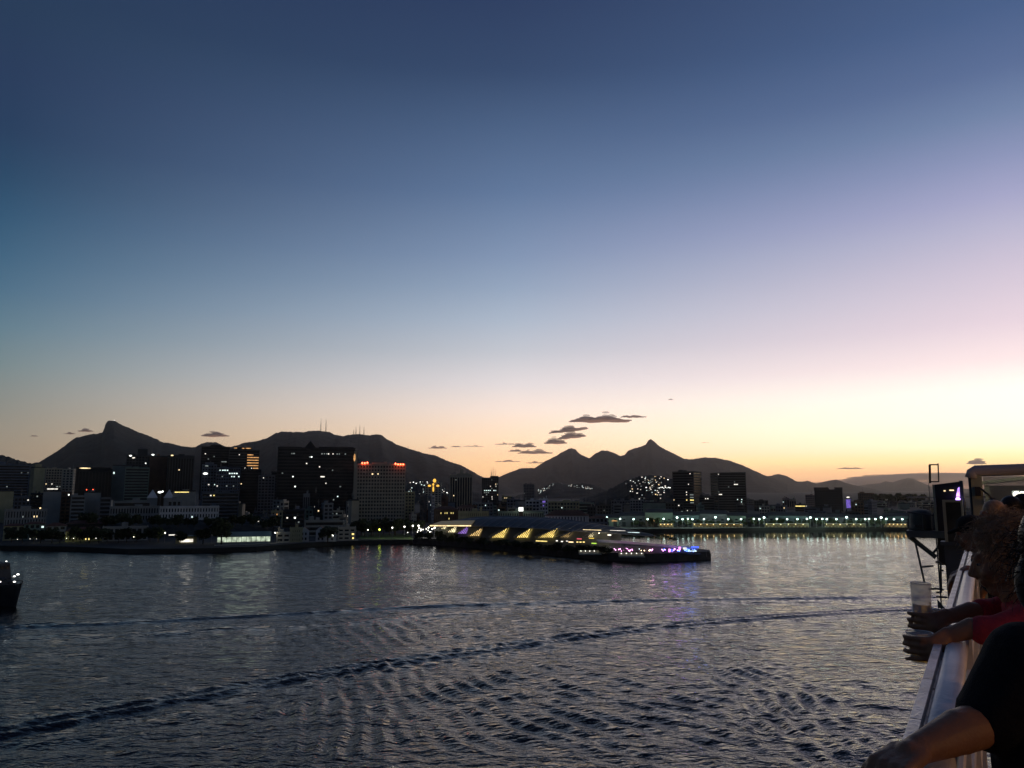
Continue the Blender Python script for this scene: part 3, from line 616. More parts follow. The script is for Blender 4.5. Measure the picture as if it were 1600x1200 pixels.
for lb, a, k in (
  ('grey flats right of the slanted tower, nearest it', (1166,1178,781,1250,14,'grid','grey'), {}), ('low dark flats behind the quay palms', (1178,1200,783,1180,14,'grid','dark'), {}),
  ('tall pale flats with vertical piers left of the amber sign', (1222,1233,779,1300,12,'fins','pink'), {}), ('second pale flats with vertical piers beside the amber sign', (1233,1244,781,1300,12,'fins','beige'), {}),
  ('dark block carrying a long amber lit sign', (1242,1262,789,1150,14,'bands','dark'), dict(lit=((1250,790.5,13,'yellow'),(1261,791,4,'white')))),
  ('squat grey block left of the pale flats', (1198,1224,790,1100,16,'grid','grey'), {}), ('small dark house block right of the dusky broad block', (1368,1388,785,1400,14,'grid','grey'), {}),
  ('low long shed behind the quay lamps at the far right', (1385,1416,800,900,16,'bands','green'), dict(lit=((1386,794.5,5,'white'),(1387,801,5,'bright')))),
  ('pale stepped block under the notched block', (1262,1290,800,900,16,'grid','blue'), {}), ('lit white canopy block below the notched block', (1291,1320,803,800,14,'blank','teal'), dict(lit=((1298,808.5,12,'cool',2),(1313,808.5,12,'cool',2)))),
  ('squat dark block right of the white canopy block', (1320,1342,801,860,14,'grid','dark'), {})):
    bld(lb, *a, **{**dict(prob=.04, pc=('white','cool','dim')), **k})
# ---- quay warehouses, washed by the quay lamps
WH = ((930,968,809,'green'),(968,1008,806,'grey'),(1008,1052,801,'green'),(1052,1094,805,'teal'),(1094,1136,803,'grey'),(1136,1166,806,'green'),(1166,1200,809,'grey'),(1200,1262,806,'teal'),(1262,1326,808,'grey'),(1326,1382,810,'green'),(1382,1424,807,'teal'),(1424,1482,808,'grey'),(1482,1545,806,'green'))
for i, (a, b2, y, c_) in enumerate(WH):
    p = P((a+b2)/2, 822, 688); e = empty('warehouse', (p.x, p.y, LAND), facing(p)); wd = (b2-a-1.0)*688/F*.97; hh = P(a, y, 688).z-LAND
    n = max(3, int(wd/6)); wl = MB().box(-wd/2, wd/2, 0, 24, 0, hh)
    for k in range(n+1): x = -wd/2+wd*k/n; wl.box(max(-wd/2, x-.4), min(wd/2, x+.4), -.35, -.003, 0, hh-.2)
    wl.build('wall', wmat(c_), e)
    MB().add([(-wd/2-.4,-.6,hh),(wd/2+.4,-.6,hh),(wd/2+.4,24.4,hh),(-wd/2-.4,24.4,hh),(-wd/2-.4,12,hh+3),(wd/2+.4,12,hh+3)], [(0,1,5,4),(1,2,5),(2,3,4,5),(3,0,4),(3,2,1,0)]).build('roof', ROOFM, e)
    for k in range(n):
        x = -wd/2+wd*(k+.5)/n; MB().box(x-1.5, x+1.5, -.12, .1, .05, 4.2).build('door', wmat('dark'), e); MB().box(x-1.2, x+1.2, -.1, .1, 5.2, 6.6).build('window', GLASS, e)
    tag(e, f'lamp-washed greenish quay warehouse, {ORD[i]} from the museum end of the right quay', 'warehouse', 'warehouses along the right quay')
ST = ((1030,1052,'orange','orange lit food stall nearest the museum tip'),(1083,1122,'warm','long warm lit stall under the quay lamps, left half'),(1123,1160,'warm','long warm lit stall under the quay lamps, right half'),
      (1196,1228,'yellow','yellow lit stall behind the quay edge, left of its pair'),(1230,1263,'yellow','yellow lit stall behind the quay edge, right of its pair'),(1290,1320,'yellow','yellow lit stall below the white canopy block'),(1322,1352,'yellow','yellow lit stall right of the white canopy block'),(1383,1416,'orange','bright orange lit stall at the right end of the quay'))
for a, b2, cl, lb in ST:
    p = P((a+b2)/2, 825, 671); e = empty('market_stall', (p.x, p.y, LAND), facing(p)); wd = (b2-a)*672/F*.97
    MB().box(-wd/2, wd/2, -2.2, 3, 3.0, 3.3).build('canopy', wmat('cream'), e); MB().box(-wd/2, wd/2, 2.2, 2.6, 0, 3).build('back_wall', wmat('ochre'), e)
    n = max(4, int(wd/2.6))
    for k in range(n):
        x = -wd/2+wd*(k+.5)/n
        if cl == 'orange' or k % 2 == 0: MB().ball((x, rng.uniform(-1.6,1.2), 2.55), .28, 6, 4).build('lamp', emat('stall_lamp_'+cl, {'warm':(1,.66,.25),'yellow':(1,.85,.45),'orange':(1,.6,.22)}[cl], 14, sample=True), e)
        MB().box(x-.8, x+.8, -1.8, -1.2, 0, 1.0).build('counter', wmat('brown'), e)
    for s in (-1, 1): MB().box(s*wd/2-.1, s*wd/2+.1, -2.1, -1.9, 0, 3).build('post', METAL, e)
    tag(e, lb, 'market stall', 'stalls along the right quay')
for px, lb in ((960,'orange glowing round tent nearest the museum'),(1017,'orange glowing round tent nearer the quay stalls')):
    p = P(px, 820, 690); e = empty('festival_tent', (p.x, p.y, LAND)); wd = 4.2
    MB().add([(wd*math.cos(k*.5236),wd*math.sin(k*.5236),4.6) for k in range(12)]+[(0,0,7.6)], [(k,(k+1)%12,12) for k in range(12)]).build('canopy', LIT['orange'], e)
    for k in range(0, 12, 3): MB().box(wd*math.cos(k*.5236)-.1,wd*math.cos(k*.5236)+.1,wd*math.sin(k*.5236)-.1,wd*math.sin(k*.5236)+.1,0,4.6).build('pole', METAL, e)
    tag(e, lb, 'tent', 'orange tents')
# viaduct on the far right
p0, p1 = P(1418, 776, 1500), P(1760, 775, 1700); e = empty('viaduct', (p0.x, p0.y, LAND)); d_ = p1-p0; hh = p0.z-LAND
MB().hexa([(0,-6,hh-2.5),(d_.x,d_.y-6,hh-2.5),(d_.x,d_.y+6,hh-2.5),(0,6,hh-2.5)],[(0,-6,hh),(d_.x,d_.y-6,hh),(d_.x,d_.y+6,hh),(0,6,hh)]).build('deck', wmat('grey'), e)
for k in range(14): MB().box(d_.x*k/14+6, d_.x*k/14+8.5, d_.y*k/14-2, d_.y*k/14+2, 0, hh-2.5).build('pillar', wmat('grey'), e)
tag(e, 'thin elevated viaduct on pillars at the right horizon', 'viaduct')
# ---- left hill: naval building, monastery, waterfront
def zat(px, py, Y): return P(px, py, Y).z
b_ = bld('long white naval building on the dark hill, left wing', 172, 249, 793, 610, 14, 'classic', 'concrete', base=zat(200,816,610), nx=18, nz=2, pw=.9, sh=1.9, fh=4.5)
b_ = bld('brighter white naval building on the dark hill, right wing', 250, 343, 793, 600, 14, 'classic', 'white', base=zat(300,820,600), nx=21, nz=3, pw=1.1, sh=1.7, lit=((283,806,3,'cool'),(288,806,2.5,'dim'),(298,805.5,3,'cool'),(271,806,2,'warm')))
b_ = bld('pale flat block between hill and monastery spires', 178, 236, 785, 660, 12, 'bands', 'concrete', base=zat(200,800,660), nz=2)
b_ = bld('low grey service block behind the naval building, right of the spires', 262, 284, 783, 650, 12, 'grid', 'concrete', base=zat(270,800,650), nz=2)
for px, lb in ((238,'left white pyramid-roofed bell tower of the monastery'),(264,'right white pyramid-roofed bell tower of the monastery')):
    p = P(px, 778, 690); e = empty('bell_tower', (p.x, p.y, LAND), facing(p)); h1 = p.z-LAND; kk = 690/F
    MB().box(-4.2,4.2,0,8.4,0,h1).build('shaft', wmat('concrete'), e)
    MB().add([(-4.6,-.3,h1),(4.6,-.3,h1),(4.6,8.7,h1),(-4.6,8.7,h1),(0,4.2,h1+13*kk)], [(0,1,4),(1,2,4),(2,3,4),(3,0,4),(3,2,1,0)]).build('spire', wmat('white'), e)
    tag(e, lb, 'tower', 'monastery bell towers')
p = P(251, 769, 700); e = empty('floodlight_mast', (p.x, p.y, LAND)); MB().tube([(0,0,0),(0,0,p.z-LAND)], .25, 5).build('pole', METAL, e)
MB().ball((-.8,0,p.z-LAND), 1.3, 8, 5, (1.4,1,.7)).build('lamp', LIT['bright'], e); MB().ball((1.8,0,p.z-LAND+.6), .8, 8, 5).build('lamp', LIT['bright'], e); tag(e, 'floodlight mast between the two monastery bell towers', 'lamp')
for lb, a, k in (
  ('pale building with two rows of narrow windows near the left edge', (8,74,798,560,14,'classic','concrete'), dict(nx=15,nz=3,lit=((36,802,3,'dim'),))),
  ('ochre block at the far left edge under the dark slab', (-20,22,768,760,16,'blank','ochre'), {}),
  ('grey flats with dark roofline above the narrow-windowed building', (22,48,778,720,14,'grid','grey'), dict(lit=((42,781,3,'white'),))),
  ('dark flats left of the tall plain grey gable wall', (48,68,772,700,14,'bands','dark'), dict(lit=((60,769,5,'dim'),))),
  ('tall plain grey gable wall behind the left waterfront', (68,96,768,690,14,'blank','concrete'), dict(lit=((82,764,14,'white',1.6),))),
  ('dark brown flats beside the plain grey gable wall', (96,112,770,710,14,'grid','brown'), dict(lit=((108,768.5,5,'bright'),(111,764,2,'red')))),
  ('flats with stacked balcony bands left of the dark hill', (111,134,776,680,14,'bands','concrete'), {}),
  ('pale square tower block under the wide black office', (132,158,770,700,14,'blank','concrete'), {}),
  ('slim banded flats right of the pale square block', (156,174,779,690,12,'bands','grey'), {}),
  ('row house with cream front on the left waterfront', (6,40,822,500,10,'grid','ochre'), dict(nz=2,pitched=1.5)),
  ('green-shuttered low house on the left waterfront', (38,72,819,505,10,'grid','green'), dict(nz=3,pitched=1.5,lit=((66,815,3,'cool'),))),
  ('grey customs house with dark roof on the left waterfront', (72,104,822,500,10,'grid','concrete'), dict(nz=3,pitched=2)),
  ('long dark-roofed house with yellow lit doorways on the left waterfront', (103,162,830,490,10,'classic','ochre'), dict(nx=12,nz=1,pitched=2.5,lit=((134,840,4,'yellow'),(140,840,4,'yellow'),(133,843,3,'yellow')))),
  ('pale shed with a white light strip behind the waterfront trees', (161,232,825,495,10,'grid','concrete'), dict(nz=2,lit=((169,831,14,'white'),))),
  ('low block with sloping dark roof behind the promenade trees', (104,170,818,540,12,'bands','dark'), dict(pitched=2))):
    bld(lb, *a, **{**dict(prob=.02, pc=('dim','warm')), **k})
# waterfront sheds and gabled houses left of centre
p = P(381, 846, 468); e = empty('boat_shed', (p.x, p.y, LAND), facing(p)); wd = 82*468/F*.95
MB().box(-wd/2,wd/2,5.5,6,0,4.6).box(-wd/2,-wd/2+.3,.3,5.5,0,4.6).build('wall', wmat('white'), e)
MB().add([(-wd/2-.5,-.8,4.2),(wd/2+.5,-.8,4.2),(wd/2+.5,8,6.6),(-wd/2-.5,8,6.6),(-wd/2-.5,-.8,4.5),(wd/2+.5,-.8,4.5),(wd/2+.5,8,6.9),(-wd/2-.5,8,6.9)],[(0,3,2,1),(4,5,6,7),(0,1,5,4),(1,2,6,5),(2,3,7,6),(3,0,4,7)]).build('roof', wmat('green'), e)
for k in range(11):
    x = -wd/2+wd*(k+.5)/11; MB().box(x-wd/24,x+wd/24,5.2,5.45,1.0,4.1).build('lit_bay', emat('shed_light', (.85,1,.75), .55, var=.7, scale=.4), e); MB().box(x+wd/23,x+wd/20,-.3,-.05,0,4.2).build('post', METAL, e)
MB().box(-wd/2,wd/2,-.4,-.25,.02,1.0).build('parapet', wmat('concrete'), e)
tag(e, 'long open shed glowing greenish white on the left waterfront', 'shed')
p = P(291, 846, 470); e = empty('arched_kiosk', (p.x, p.y, LAND), facing(p))
MB().box(-6,6,2,5,0,4.2).build('wall', wmat('ochre'), e); MB().box(-3.6,3.8,1.7,1.95,.8,2.6).build('lit_bay', LIT['white'], e); MB().box(-7,7,-.5,6,4.2,4.6).build('roof', wmat('green'), e); MB().box(-10,-4,2.4,2.8,4.9,5.5).build('light_strip', LIT['white'], e)
tag(e, 'small green-roofed kiosk with a lit front beside the big round tree', 'kiosk')
for lb, a, k in (
  ('grey plain building left of the yellow-lit house', (432,454,834,480,10,'grid','cream'), dict(nz=2)), ('three-storey house lit yellow from below on the promenade', (453,473,827,482,10,'classic','ochre'), dict(nx=6,nz=3,lit=((458,843,2,'yellow'),(464,842,3,'yellow'),(470,834,3,'yellow'),(469,843,3,'yellow'),(462,835,2,'dim')))),
  ('row of low shops behind the gabled houses', (476,540,815,545,10,'bands','concrete'), {}), ('pale house with lit windows right of the gables', (528,556,826,500,10,'grid','cream'), dict(nz=3,lit=((546,843,4,'yellow'),(553,838,3,'yellow')))),
  ('low grey warehouse under the huge tower', (400,440,810,600,12,'grid','grey'), dict(lit=((400,804,3,'white'),(416,805,4,'bright')))), ('amber-lit low house under the huge tower', (424,442,800,640,10,'grid','ochre'), dict(lit=((427,807,4,'white'),(430,802,3,'orange'),(435,801,4,'orange')))),
  ('dark low roofs left of the pale vertical shafts', (440,476,798,650,12,'bands','dark'), dict(lit=((445,807,3,'white'),(462,808,3,'bright'),(462,815,2,'dim'))))):
    bld(lb, *a, **{**dict(prob=.02, pc=('dim','warm')), **k})
for px, w_, y0, lb in ((475,14,823,'narrow white gabled house beside the yellow-lit house'),(501,15,822,'white gabled house in the middle of the gabled row'),(516,18,826,'gabled house with three small lit windows')):
    p = P(px, 846, 488); e = empty('gabled_house', (p.x, p.y, LAND), facing(p)); wd = w_*488/F; ht = zat(px, y0, 488)-LAND; hw = ht-wd*.45
    MB().add([(-wd/2,0,0),(wd/2,0,0),(wd/2,0,hw),(0,0,ht),(-wd/2,0,hw),(-wd/2,9,0),(wd/2,9,0),(wd/2,9,hw),(0,9,ht),(-wd/2,9,hw)], [(0,1,2,3,4),(9,8,7,6,5),(0,5,6,1),(1,6,7,2),(4,9,5,0)]).build('wall', wmat('white'), e)
    MB().add([(-wd/2-.3,-.3,hw-.1),(0,-.3,ht+.1),(0,9.3,ht+.1),(-wd/2-.3,9.3,hw-.1),(wd/2+.3,-.3,hw-.1),(wd/2+.3,9.3,hw-.1)], [(0,1,2,3),(1,4,5,2)]).build('roof', TILE, e)
    for i in range(2):
        for j in range(2): MB().box(-wd*.28+i*wd*.36,-wd*.28+i*wd*.36+1,-.06,.1,1+j*3,2.6+j*3).build('window', GLASS, e)
    if px == 516:
        for i in range(3): MB().box(-1.4+i*1.3,-.9+i*1.3,-.12,-.065,4.6,5.1).build('lit_window', LIT['white'], e)
    tag(e, lb, 'house', 'gabled houses on the promenade')
# ---- infill of ordinary low blocks so that no gap shows the bare ground
FI = ((0,175,'behind the left waterfront',780,806,700,880,11),(300,440,'below the dark stepped block',778,806,700,860,10),(435,560,'around the foot of the huge tower',780,812,560,700,9),(560,700,'around the foot of the art deco tower',775,808,640,1000,16),
      (690,860,'between pier end and clock tower',783,800,700,1100,12),(860,1060,'below the lit hillside',785,802,780,1200,14),(1060,1270,'behind the right quay lamps',786,804,800,1300,16),(1270,1440,'at the right end of the skyline',783,803,850,1500,14),(1440,1640,'behind the boat platform',782,803,850,1400,12))
cn = {'grey':'grey','concrete':'pale grey','dark':'dark','beige':'beige','brown':'brown','blue':'bluish','green':'greenish','cream':'cream'}
for a, b2, wh, y0, y1, Y0, Y1, n in FI:
    for k in range(n):
        px = a+(b2-a)*(k+.5)/n+rng.uniform(-4, 4); w_ = (b2-a)/n*rng.uniform(.9, 1.7); Y = rng.uniform(Y0, Y1)
        c_ = rng.choice(list(cn)); sty = rng.choice(('grid','grid','bands','blank'))
        bld(f'{cn[c_]} low block {wh}, {ORD[k]} from left', px-w_/2, px+w_/2, rng.uniform(y0, y1), Y, rng.uniform(10, 18), sty, c_, yaw=rng.uniform(-18, 18), prob=.05, pc=('white','cool','dim','warm','dim'),
            name='city_block', group='ordinary low blocks of the city', roof=((.2,.5,2.5),) if rng.random() < .6 else ())
# ================================================================== HILLSIDE HOUSES
hw_ = MB().box(-3,3,0,6,-4,4.2).mesh('wall', wmat('brown')); hr_ = MB().box(-3.3,3.3,-.4,6.3,4.2,4.6).mesh('roof', ROOFM)
hl_ = {c_: MB().box(-1.5,1.5,-.25,.05,.9,3.1).mesh('lit_window', LIT[c_]) for c_ in ('bright','white','cool','warm','dim')}
TIER = ['top', 'second', 'third', 'fourth', 'fifth', 'lowest']
def houses(key, spots, label, group, s=1.0):
    hit = sorted([(py, px, cl, on_ridge(key, px, py)) for px, py, cl in spots if on_ridge(key, px, py) is not None], key=lambda q: q[0])
    nt_ = 1 if len(hit) < 20 else 3 if len(hit) < 60 else 6; per = math.ceil(len(hit)/nt_); order = []
    for t_ in range(nt_):
        row = sorted(hit[t_*per:(t_+1)*per], key=lambda q: q[1]); tn = '' if nt_ == 1 else ' in its '+(TIER[t_] if nt_ == 6 else ['upper','middle','lower'][t_])+' tier'
        order += [(q, f'{label}, {ORD[i]} from left{tn}') for i, q in enumerate(row)]
    for (py, px, cl, p), lb_ in order:
        e = empty('hillside_house', p, facing(p)+rng.uniform(-.2, .2)); e.scale = (s*rng.uniform(.55, 1.25),)*3
        link('wall', hw_, e); link('roof', hr_, e); link('lit_window', hl_[cl], e)
        tag(e, lb_, 'house', group)
pv_ = []
for k in range(84):
    for q in range(30):
        x = rng.gauss(1018, 18); y = rng.uniform(745, 784)
        if x < 1049 and y > 744+((x-1018)/24)**2*4 and (y < 770 or rng.random() < .4): break
    pv_.append((x, y, rng.choice(('bright','white','cool','white','dim','dim','warm'))))
pv_ += [(985,769,'bright'),(1001,766,'white'),(995,772,'white'),(978,757,'dim'),(942,763,'white')]+[(1030+2.4*k, 763+rng.uniform(-1,1), 'bright') for k in range(8)]
houses('provid', pv_, 'small lit house on the wooded hill', 'lit houses on the wooded hill', .5)
tv = [(rng.uniform(638, 702), rng.uniform(752, 776), rng.choice(('white','cool','bright','dim'))) for k in range(44)]+[(641,755,'white'),(646,754.5,'bright')]
houses('teresa', tv, 'small lit house beside the art deco tower', 'lit houses beside the art deco tower', .7)
fv = [(840+t_*22+rng.uniform(-3,3), 769-t_*11+rng.uniform(-2,4), rng.choice(('white','dim','cool'))) for t_ in [rng.random() for k in range(26)]]+[(888+t_*38, 759+t_*5+rng.uniform(-1.5,1.5), rng.choice(('white','dim','cool'))) for t_ in [rng.random() for k in range(26)]]
houses('favela', fv, 'tiny lit house on the far low hill', 'lit houses on the far low hill', .9)
mv = [(rng.uniform(1352, 1436), rng.uniform(776, 782), rng.choice(('white','cool','dim'))) for k in range(16)]
houses('morro', mv, 'tiny lit house on the right wooded rise', 'lit houses on the right rise', 1.1)
# ================================================================== MASTS AND STATUE ON THE RIDGE
for px, y0, y1, lb in ((501,675,654,'left lattice mast of the pair on the ridge crest'),(509,675,654,'right lattice mast of the pair on the ridge crest'),(552.5,681,671,'shortest antenna mast left of the triple group'),(556,680,666,'leftmost tall mast of the triple antenna group'),(562,680,662.5,'tallest mast of the triple antenna group'),(568.5,680,666,'rightmost mast of the triple antenna group'),(637.5,703,696,'lone small mast on the descending ridge')):
    p = P(px, y0, 7420); q = P(px, y1, 7420); h = q.z-p.z; e = empty('antenna_mast', (p.x, p.y, p.z-12)); b = 3.2
    mb = MB()
    for s in (-1, 1):
        for s2 in (-1, 1): mb.tube([(s*b*1.6, s2*b*1.6, 0), (s*.9, s2*.9, h*.75+12), (0, 0, h+12)], [1.1, .9, .6], 4)
    for k in range(7): z = 8+k*h*.11; ww = b*1.6*(1-k*.1); mb.box(-ww, ww, -.8, .8, z, z+1.4)
    mb.build('lattice', METAL, e); MB().box(-4, 4, -4, 4, 0, 14).build('base', wmat('grey'), e)
    tag(e, lb, 'antenna mast', 'antenna masts on the ridge')
p = P(178.5, 660, 7480); e = empty('summit_statue', (p.x, p.y, p.z-6)); hh = 24
MB().box(-5,5,-5,5,0,10).build('pedestal', wmat('grey'), e)
MB().tube([(0,0,10),(0,0,26),(0,0,30)], [2.6,2.2,1.4], 8).box(-12,12,-1.2,1.2,24.5,27.5).ball((0,0,32.5), 2.0, 8, 6).build('figure', emat('floodlit_stone', (1,.97,.9), .9), e)  # the figure glows by itself, floodlighting put into its material
tag(e, 'tiny floodlit pale statue on the steep rocky peak', 'statue')
# ================================================================== MUSEUM
MWHITE = mat('museum_shell', (.30,.31,.31), rough=.6, var=.1, scale=.1)
MDARK = mat('museum_skin', (.13,.14,.135), rough=.5, var=.2, scale=.2)
ma, mbp = P(686, 842, 508), P(1020, 836, 428)
ax = Vector((mbp.x-ma.x, mbp.y-ma.y, 0)); ML = ax.length; ax.normalize()
me_ = empty('museum', (ma.x, ma.y, PZ), math.atan2(ax.y, ax.x)); tag(me_, 'long low museum with a ribbed shell roof and slanted glowing windows on the pier', 'museum')
MI = (Matrix.Translation(me_.location) @ Matrix.Rotation(me_.rotation_euler[2], 4, 'Z')).inverted()
S_ = np.array([0,.08,.2,.35,.5,.65,.78,.9,1.0]); 
Hs = np.interp
def prof(s):
    return (np.interp(s, S_, [9.5,12.0,14.6,15.6,15.4,14.2,12.2,9.6,7.2]), np.interp(s, S_, [8.4,9.4,10.2,10.4,10.3,9.6,8.8,8.0,7.0]), np.interp(s, S_, [4,9,13,14.5,14.5,13.5,10.5,6,.8]))
st = np.linspace(0, 1, 61)
# hull wall: closed body under the shell, front wall upright
vb = []; fb = []
for s in st:
    if s > .86: break
    H_, E_, W_ = prof(s); x = s*ML
    vb += [(x,-W_*.92,0),(x,-W_*.98,E_-.4),(x,W_*.98,E_-.4),(x,W_*.92,0)]
n = len(vb)//4
for i in range(n-1):
    for k in range(3): fb.append((i*4+k, i*4+k+1, i*4+k+5, i*4+k+4)[::-1])
fb += [(0,1,2,3), ((n-1)*4+3,(n-1)*4+2,(n-1)*4+1,(n-1)*4)]
MB().add(vb, fb).build('wall', MDARK, me_)
# roof shell with raised ribs
vb = []; fb = []
for s in st:
    H_, E_, W_ = prof(s); x = s*ML
    for u in (-1.12,-1,-.72,-.35,0,.35,.72,1,1.12):
        z = E_+(H_-E_)*(1-min(1, abs(u))**1.7) - (max(0, abs(u)-1)*3)
        vb.append((x, u*W_, z))
n = 9
for i in range(len(st)-1):
    for k in range(n-1): fb.append((i*n+k, i*n+k+1, (i+1)*n+k+1, (i+1)*n+k)[::-1])
MB().add(vb, fb).build('roof', MDARK, me_, True)
for k in range(26):
    s = .03+k*.0365; mb = MB(); H_, E_, W_ = prof(s); H2, E2, W2 = prof(min(1, s+.035)); pts = []
    for t_ in np.linspace(-1.1, .0, 7):
        f = (t_+1.1)/1.1; W_i = W_+(W2-W_)*f; E_i = E_+(E2-E_)*f; H_i = H_+(H2-H_)*f
        pts.append((s*ML+f*.035*ML, t_*W_i, E_i+(H_i-E_i)*(1-min(1, abs(t_))**1.7)+.12-(max(0, abs(t_)-1)*3)))
    mb.tube(pts, .16, 4); mb.build('rib', MWHITE, me_)
rg = MB().tube([(s*ML, 0, prof(s)[0]+.15) for s in st], [.28]*len(st), 5); rg.build('ridge_beam', MWHITE, me_)
eb = MB().tube([(s*ML, -prof(s)[2]*1.12, prof(s)[1]-.3) for s in st], [.3]*len(st), 5); eb.build('eave_beam', MWHITE, me_)
MB().tube([(ML*.96,0,prof(.96)[0]-.2),(ML*1.03,0,6.2)], [.5,.1], 6).build('spike', MWHITE, me_)
# slanted glowing windows with fins
BAY = ((692,823.5,11,6,'cream'),(706,826,17,11,'cream'),(723,827.5,19,12,'violet'),(743,830.5,22,13,'amber'),(780,832,27,15,'gold'),(818,832,25,15,'gold'),(855.5,832,33,15,'gold'),(882,835,23,9,'amber'),(921,834.5,19,9,'cream'))
BM = {'cream': emat('bay_cream', (1,.86,.5), 1.9, True, var=.5, scale=.3), 'violet': emat('bay_violet', (.5,.28,1), .9, True, var=.4, scale=.2), 'amber': emat('bay_amber', (1,.66,.25), 1.5, True, var=.5, scale=.3), 'gold': emat('bay_gold', (1,.72,.2), 2.4, True, var=.35, scale=.3)}
for cx, cy_, w_, h_, cl in BAY:
    w_, h_ = w_*1.12, h_*1.12
    s0 = ray_local(MI, cx, cy_, -14)[0]/ML; W_ = prof(min(.85, max(0, s0)))[2]; yf = -W_*.98-.25
    loc = lambda px, py: ray_local(MI, px, py, yf)
    a = loc(cx-w_/2, cy_+h_/2); b = loc(cx+w_*.22, cy_+h_/2); c = loc(cx+w_/2, cy_-h_/2)
    poly = [(a[0], max(.6, a[1])), (b[0], max(.6, b[1])), (c[0], c[1])]
    win = MB().add([(p_[0], yf, p_[1]) for p_ in poly]+[(p_[0], yf+.2, p_[1]) for p_ in poly], [(0,1,2),(5,4,3),(0,3,4,1),(1,4,5,2),(2,5,3,0)]).build('slanted_window', BM[cl], me_)
    fr = MB()
    for i in range(3):
        p_, q_ = poly[i], poly[(i+1) % 3]; fr.tube([(p_[0], yf-.3, p_[1]), (q_[0], yf-.3, q_[1])], .22, 4)
    fr.build('frame', MWHITE, win)
    # hood over the window: the shell lifts above it
    MB().add([(poly[0][0]-1,yf+.3,poly[0][1]+.3),(poly[2][0]+.5,yf+.3,poly[2][1]+.5),(poly[2][0]+1.5,yf-1.8,poly[2][1]+.1),(poly[0][0]+1,yf-1.6,poly[0][1]+.3),
              (poly[0][0]-1,yf+.3,poly[0][1]+.6),(poly[2][0]+.5,yf+.3,poly[2][1]+.9),(poly[2][0]+1.5,yf-1.8,poly[2][1]+.35),(poly[0][0]+1,yf-1.6,poly[0][1]+.5)],
             [(0,1,2,3),(7,6,5,4),(0,4,5,1),(1,5,6,2),(2,6,7,3),(3,7,4,0)]).build('hood', MWHITE, win)
    nf = max(3, int(w_/4.2))
    for i in range(1, nf+1):
        f = i/(nf+1); bx_ = poly[0][0]+(poly[1][0]-poly[0][0])*f; bz = poly[0][1]+(poly[1][1]-poly[0][1])*f
        tx = poly[0][0]+(poly[2][0]-poly[0][0])*min(1, f*1.02+.08); tz = poly[0][1]+(poly[2][1]-poly[0][1])*min(1, f*1.02+.08)
        MB().tube([(bx_, yf-.3, bz), (tx, yf-.3, tz)], .3, 4).build('fin', MDARK, win)
# wing canopy at the landward end; the light from below is its own painted glow
vb = []; 
cp = [ray_local(MI, px, py, yy) + (yy,) for px, py, yy in ((672,820,-14),(736,820,-20),(742,813,-8),(690,814,-4))]
ztop = [c_[1] for c_ in cp]
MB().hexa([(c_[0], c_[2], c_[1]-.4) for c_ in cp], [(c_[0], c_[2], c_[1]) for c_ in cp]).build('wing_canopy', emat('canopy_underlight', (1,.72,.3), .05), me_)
MB().tube([(cp[0][0], cp[0][2]-.2, cp[0][1]-.6), (cp[1][0], cp[1][2]-.2, cp[1][1]-.6)], .3, 5).build('light_strip', LIT['warm'], me_)
for px, py, w_, cl in ((846,845.5,20,'yellow'),(870,845,3,'white'),(878,846,3,'white'),(886,845.5,3,'white'),(892,847,8,'warm'),(902,847,3,'yellow'),(907,847,3,'yellow'),(912,847,3,'yellow'),(905,842,8,'red'),(924,841,8,'gold'),(928,849,8,'green'),(952,836,6,'white'),(925,828,30,'warm'),(965,829,24,'white'),(990,832,18,'cool')):
    x, z = ray_local(MI, px, py, -18.5); ww = w_*440/F/2; z = max(.6, z); hz_ = .1 if w_ > 15 and py < 840 else .26
    MB().box(x-ww, x+ww, -18.6, -18.3, z-hz_, z+hz_).build('light_panel', LIT[cl] if cl not in ('red','gold') else emat('sign_'+cl, (1,.15,.2) if cl == 'red' else (1,.7,.1), .8), me_)  # the red and gold panels are awnings given a glow of their own
for px, py, u_ in ((952,836,-19),(936,833,-19)):
    x, z = ray_local(MI, px, py, u_); fl = MB().ball((x, u_, z), .3, 8, 6).build('flood_lamp', emat('museum_flood', (1,.82,.56), 400, sample=True), me_); MB().tube([(x, u_+.3, z+.1), (x, -12, z+1.2)], .08, 5).build('bracket', METAL, fl)
# promenade parapet of the pier
pp = [G(x, y, 0) for x, y in pierpix[:9]]; e = empty('pier_parapet', (pp[0].x, pp[0].y, PZ)); 
for i in range(8):
    a, b = pp[i]-pp[0], pp[i+1]-pp[0]; n_ = Vector((b.y-a.y, -(b.x-a.x), 0)).normalized()*-.7; a = a+n_; b = b+n_
    o_ = n_.normalized()*.4
    MB().hexa([(a.x,a.y,0),(b.x,b.y,0),(b.x+o_.x,b.y+o_.y,0),(a.x+o_.x,a.y+o_.y,0)], [(a.x,a.y,1),(b.x,b.y,1),(b.x+o_.x,b.y+o_.y,1),(a.x+o_.x,a.y+o_.y,1)]).build('section', QUAY, e)
tag(e, 'dark stone parapet along the front edge of the pier', 'parapet')
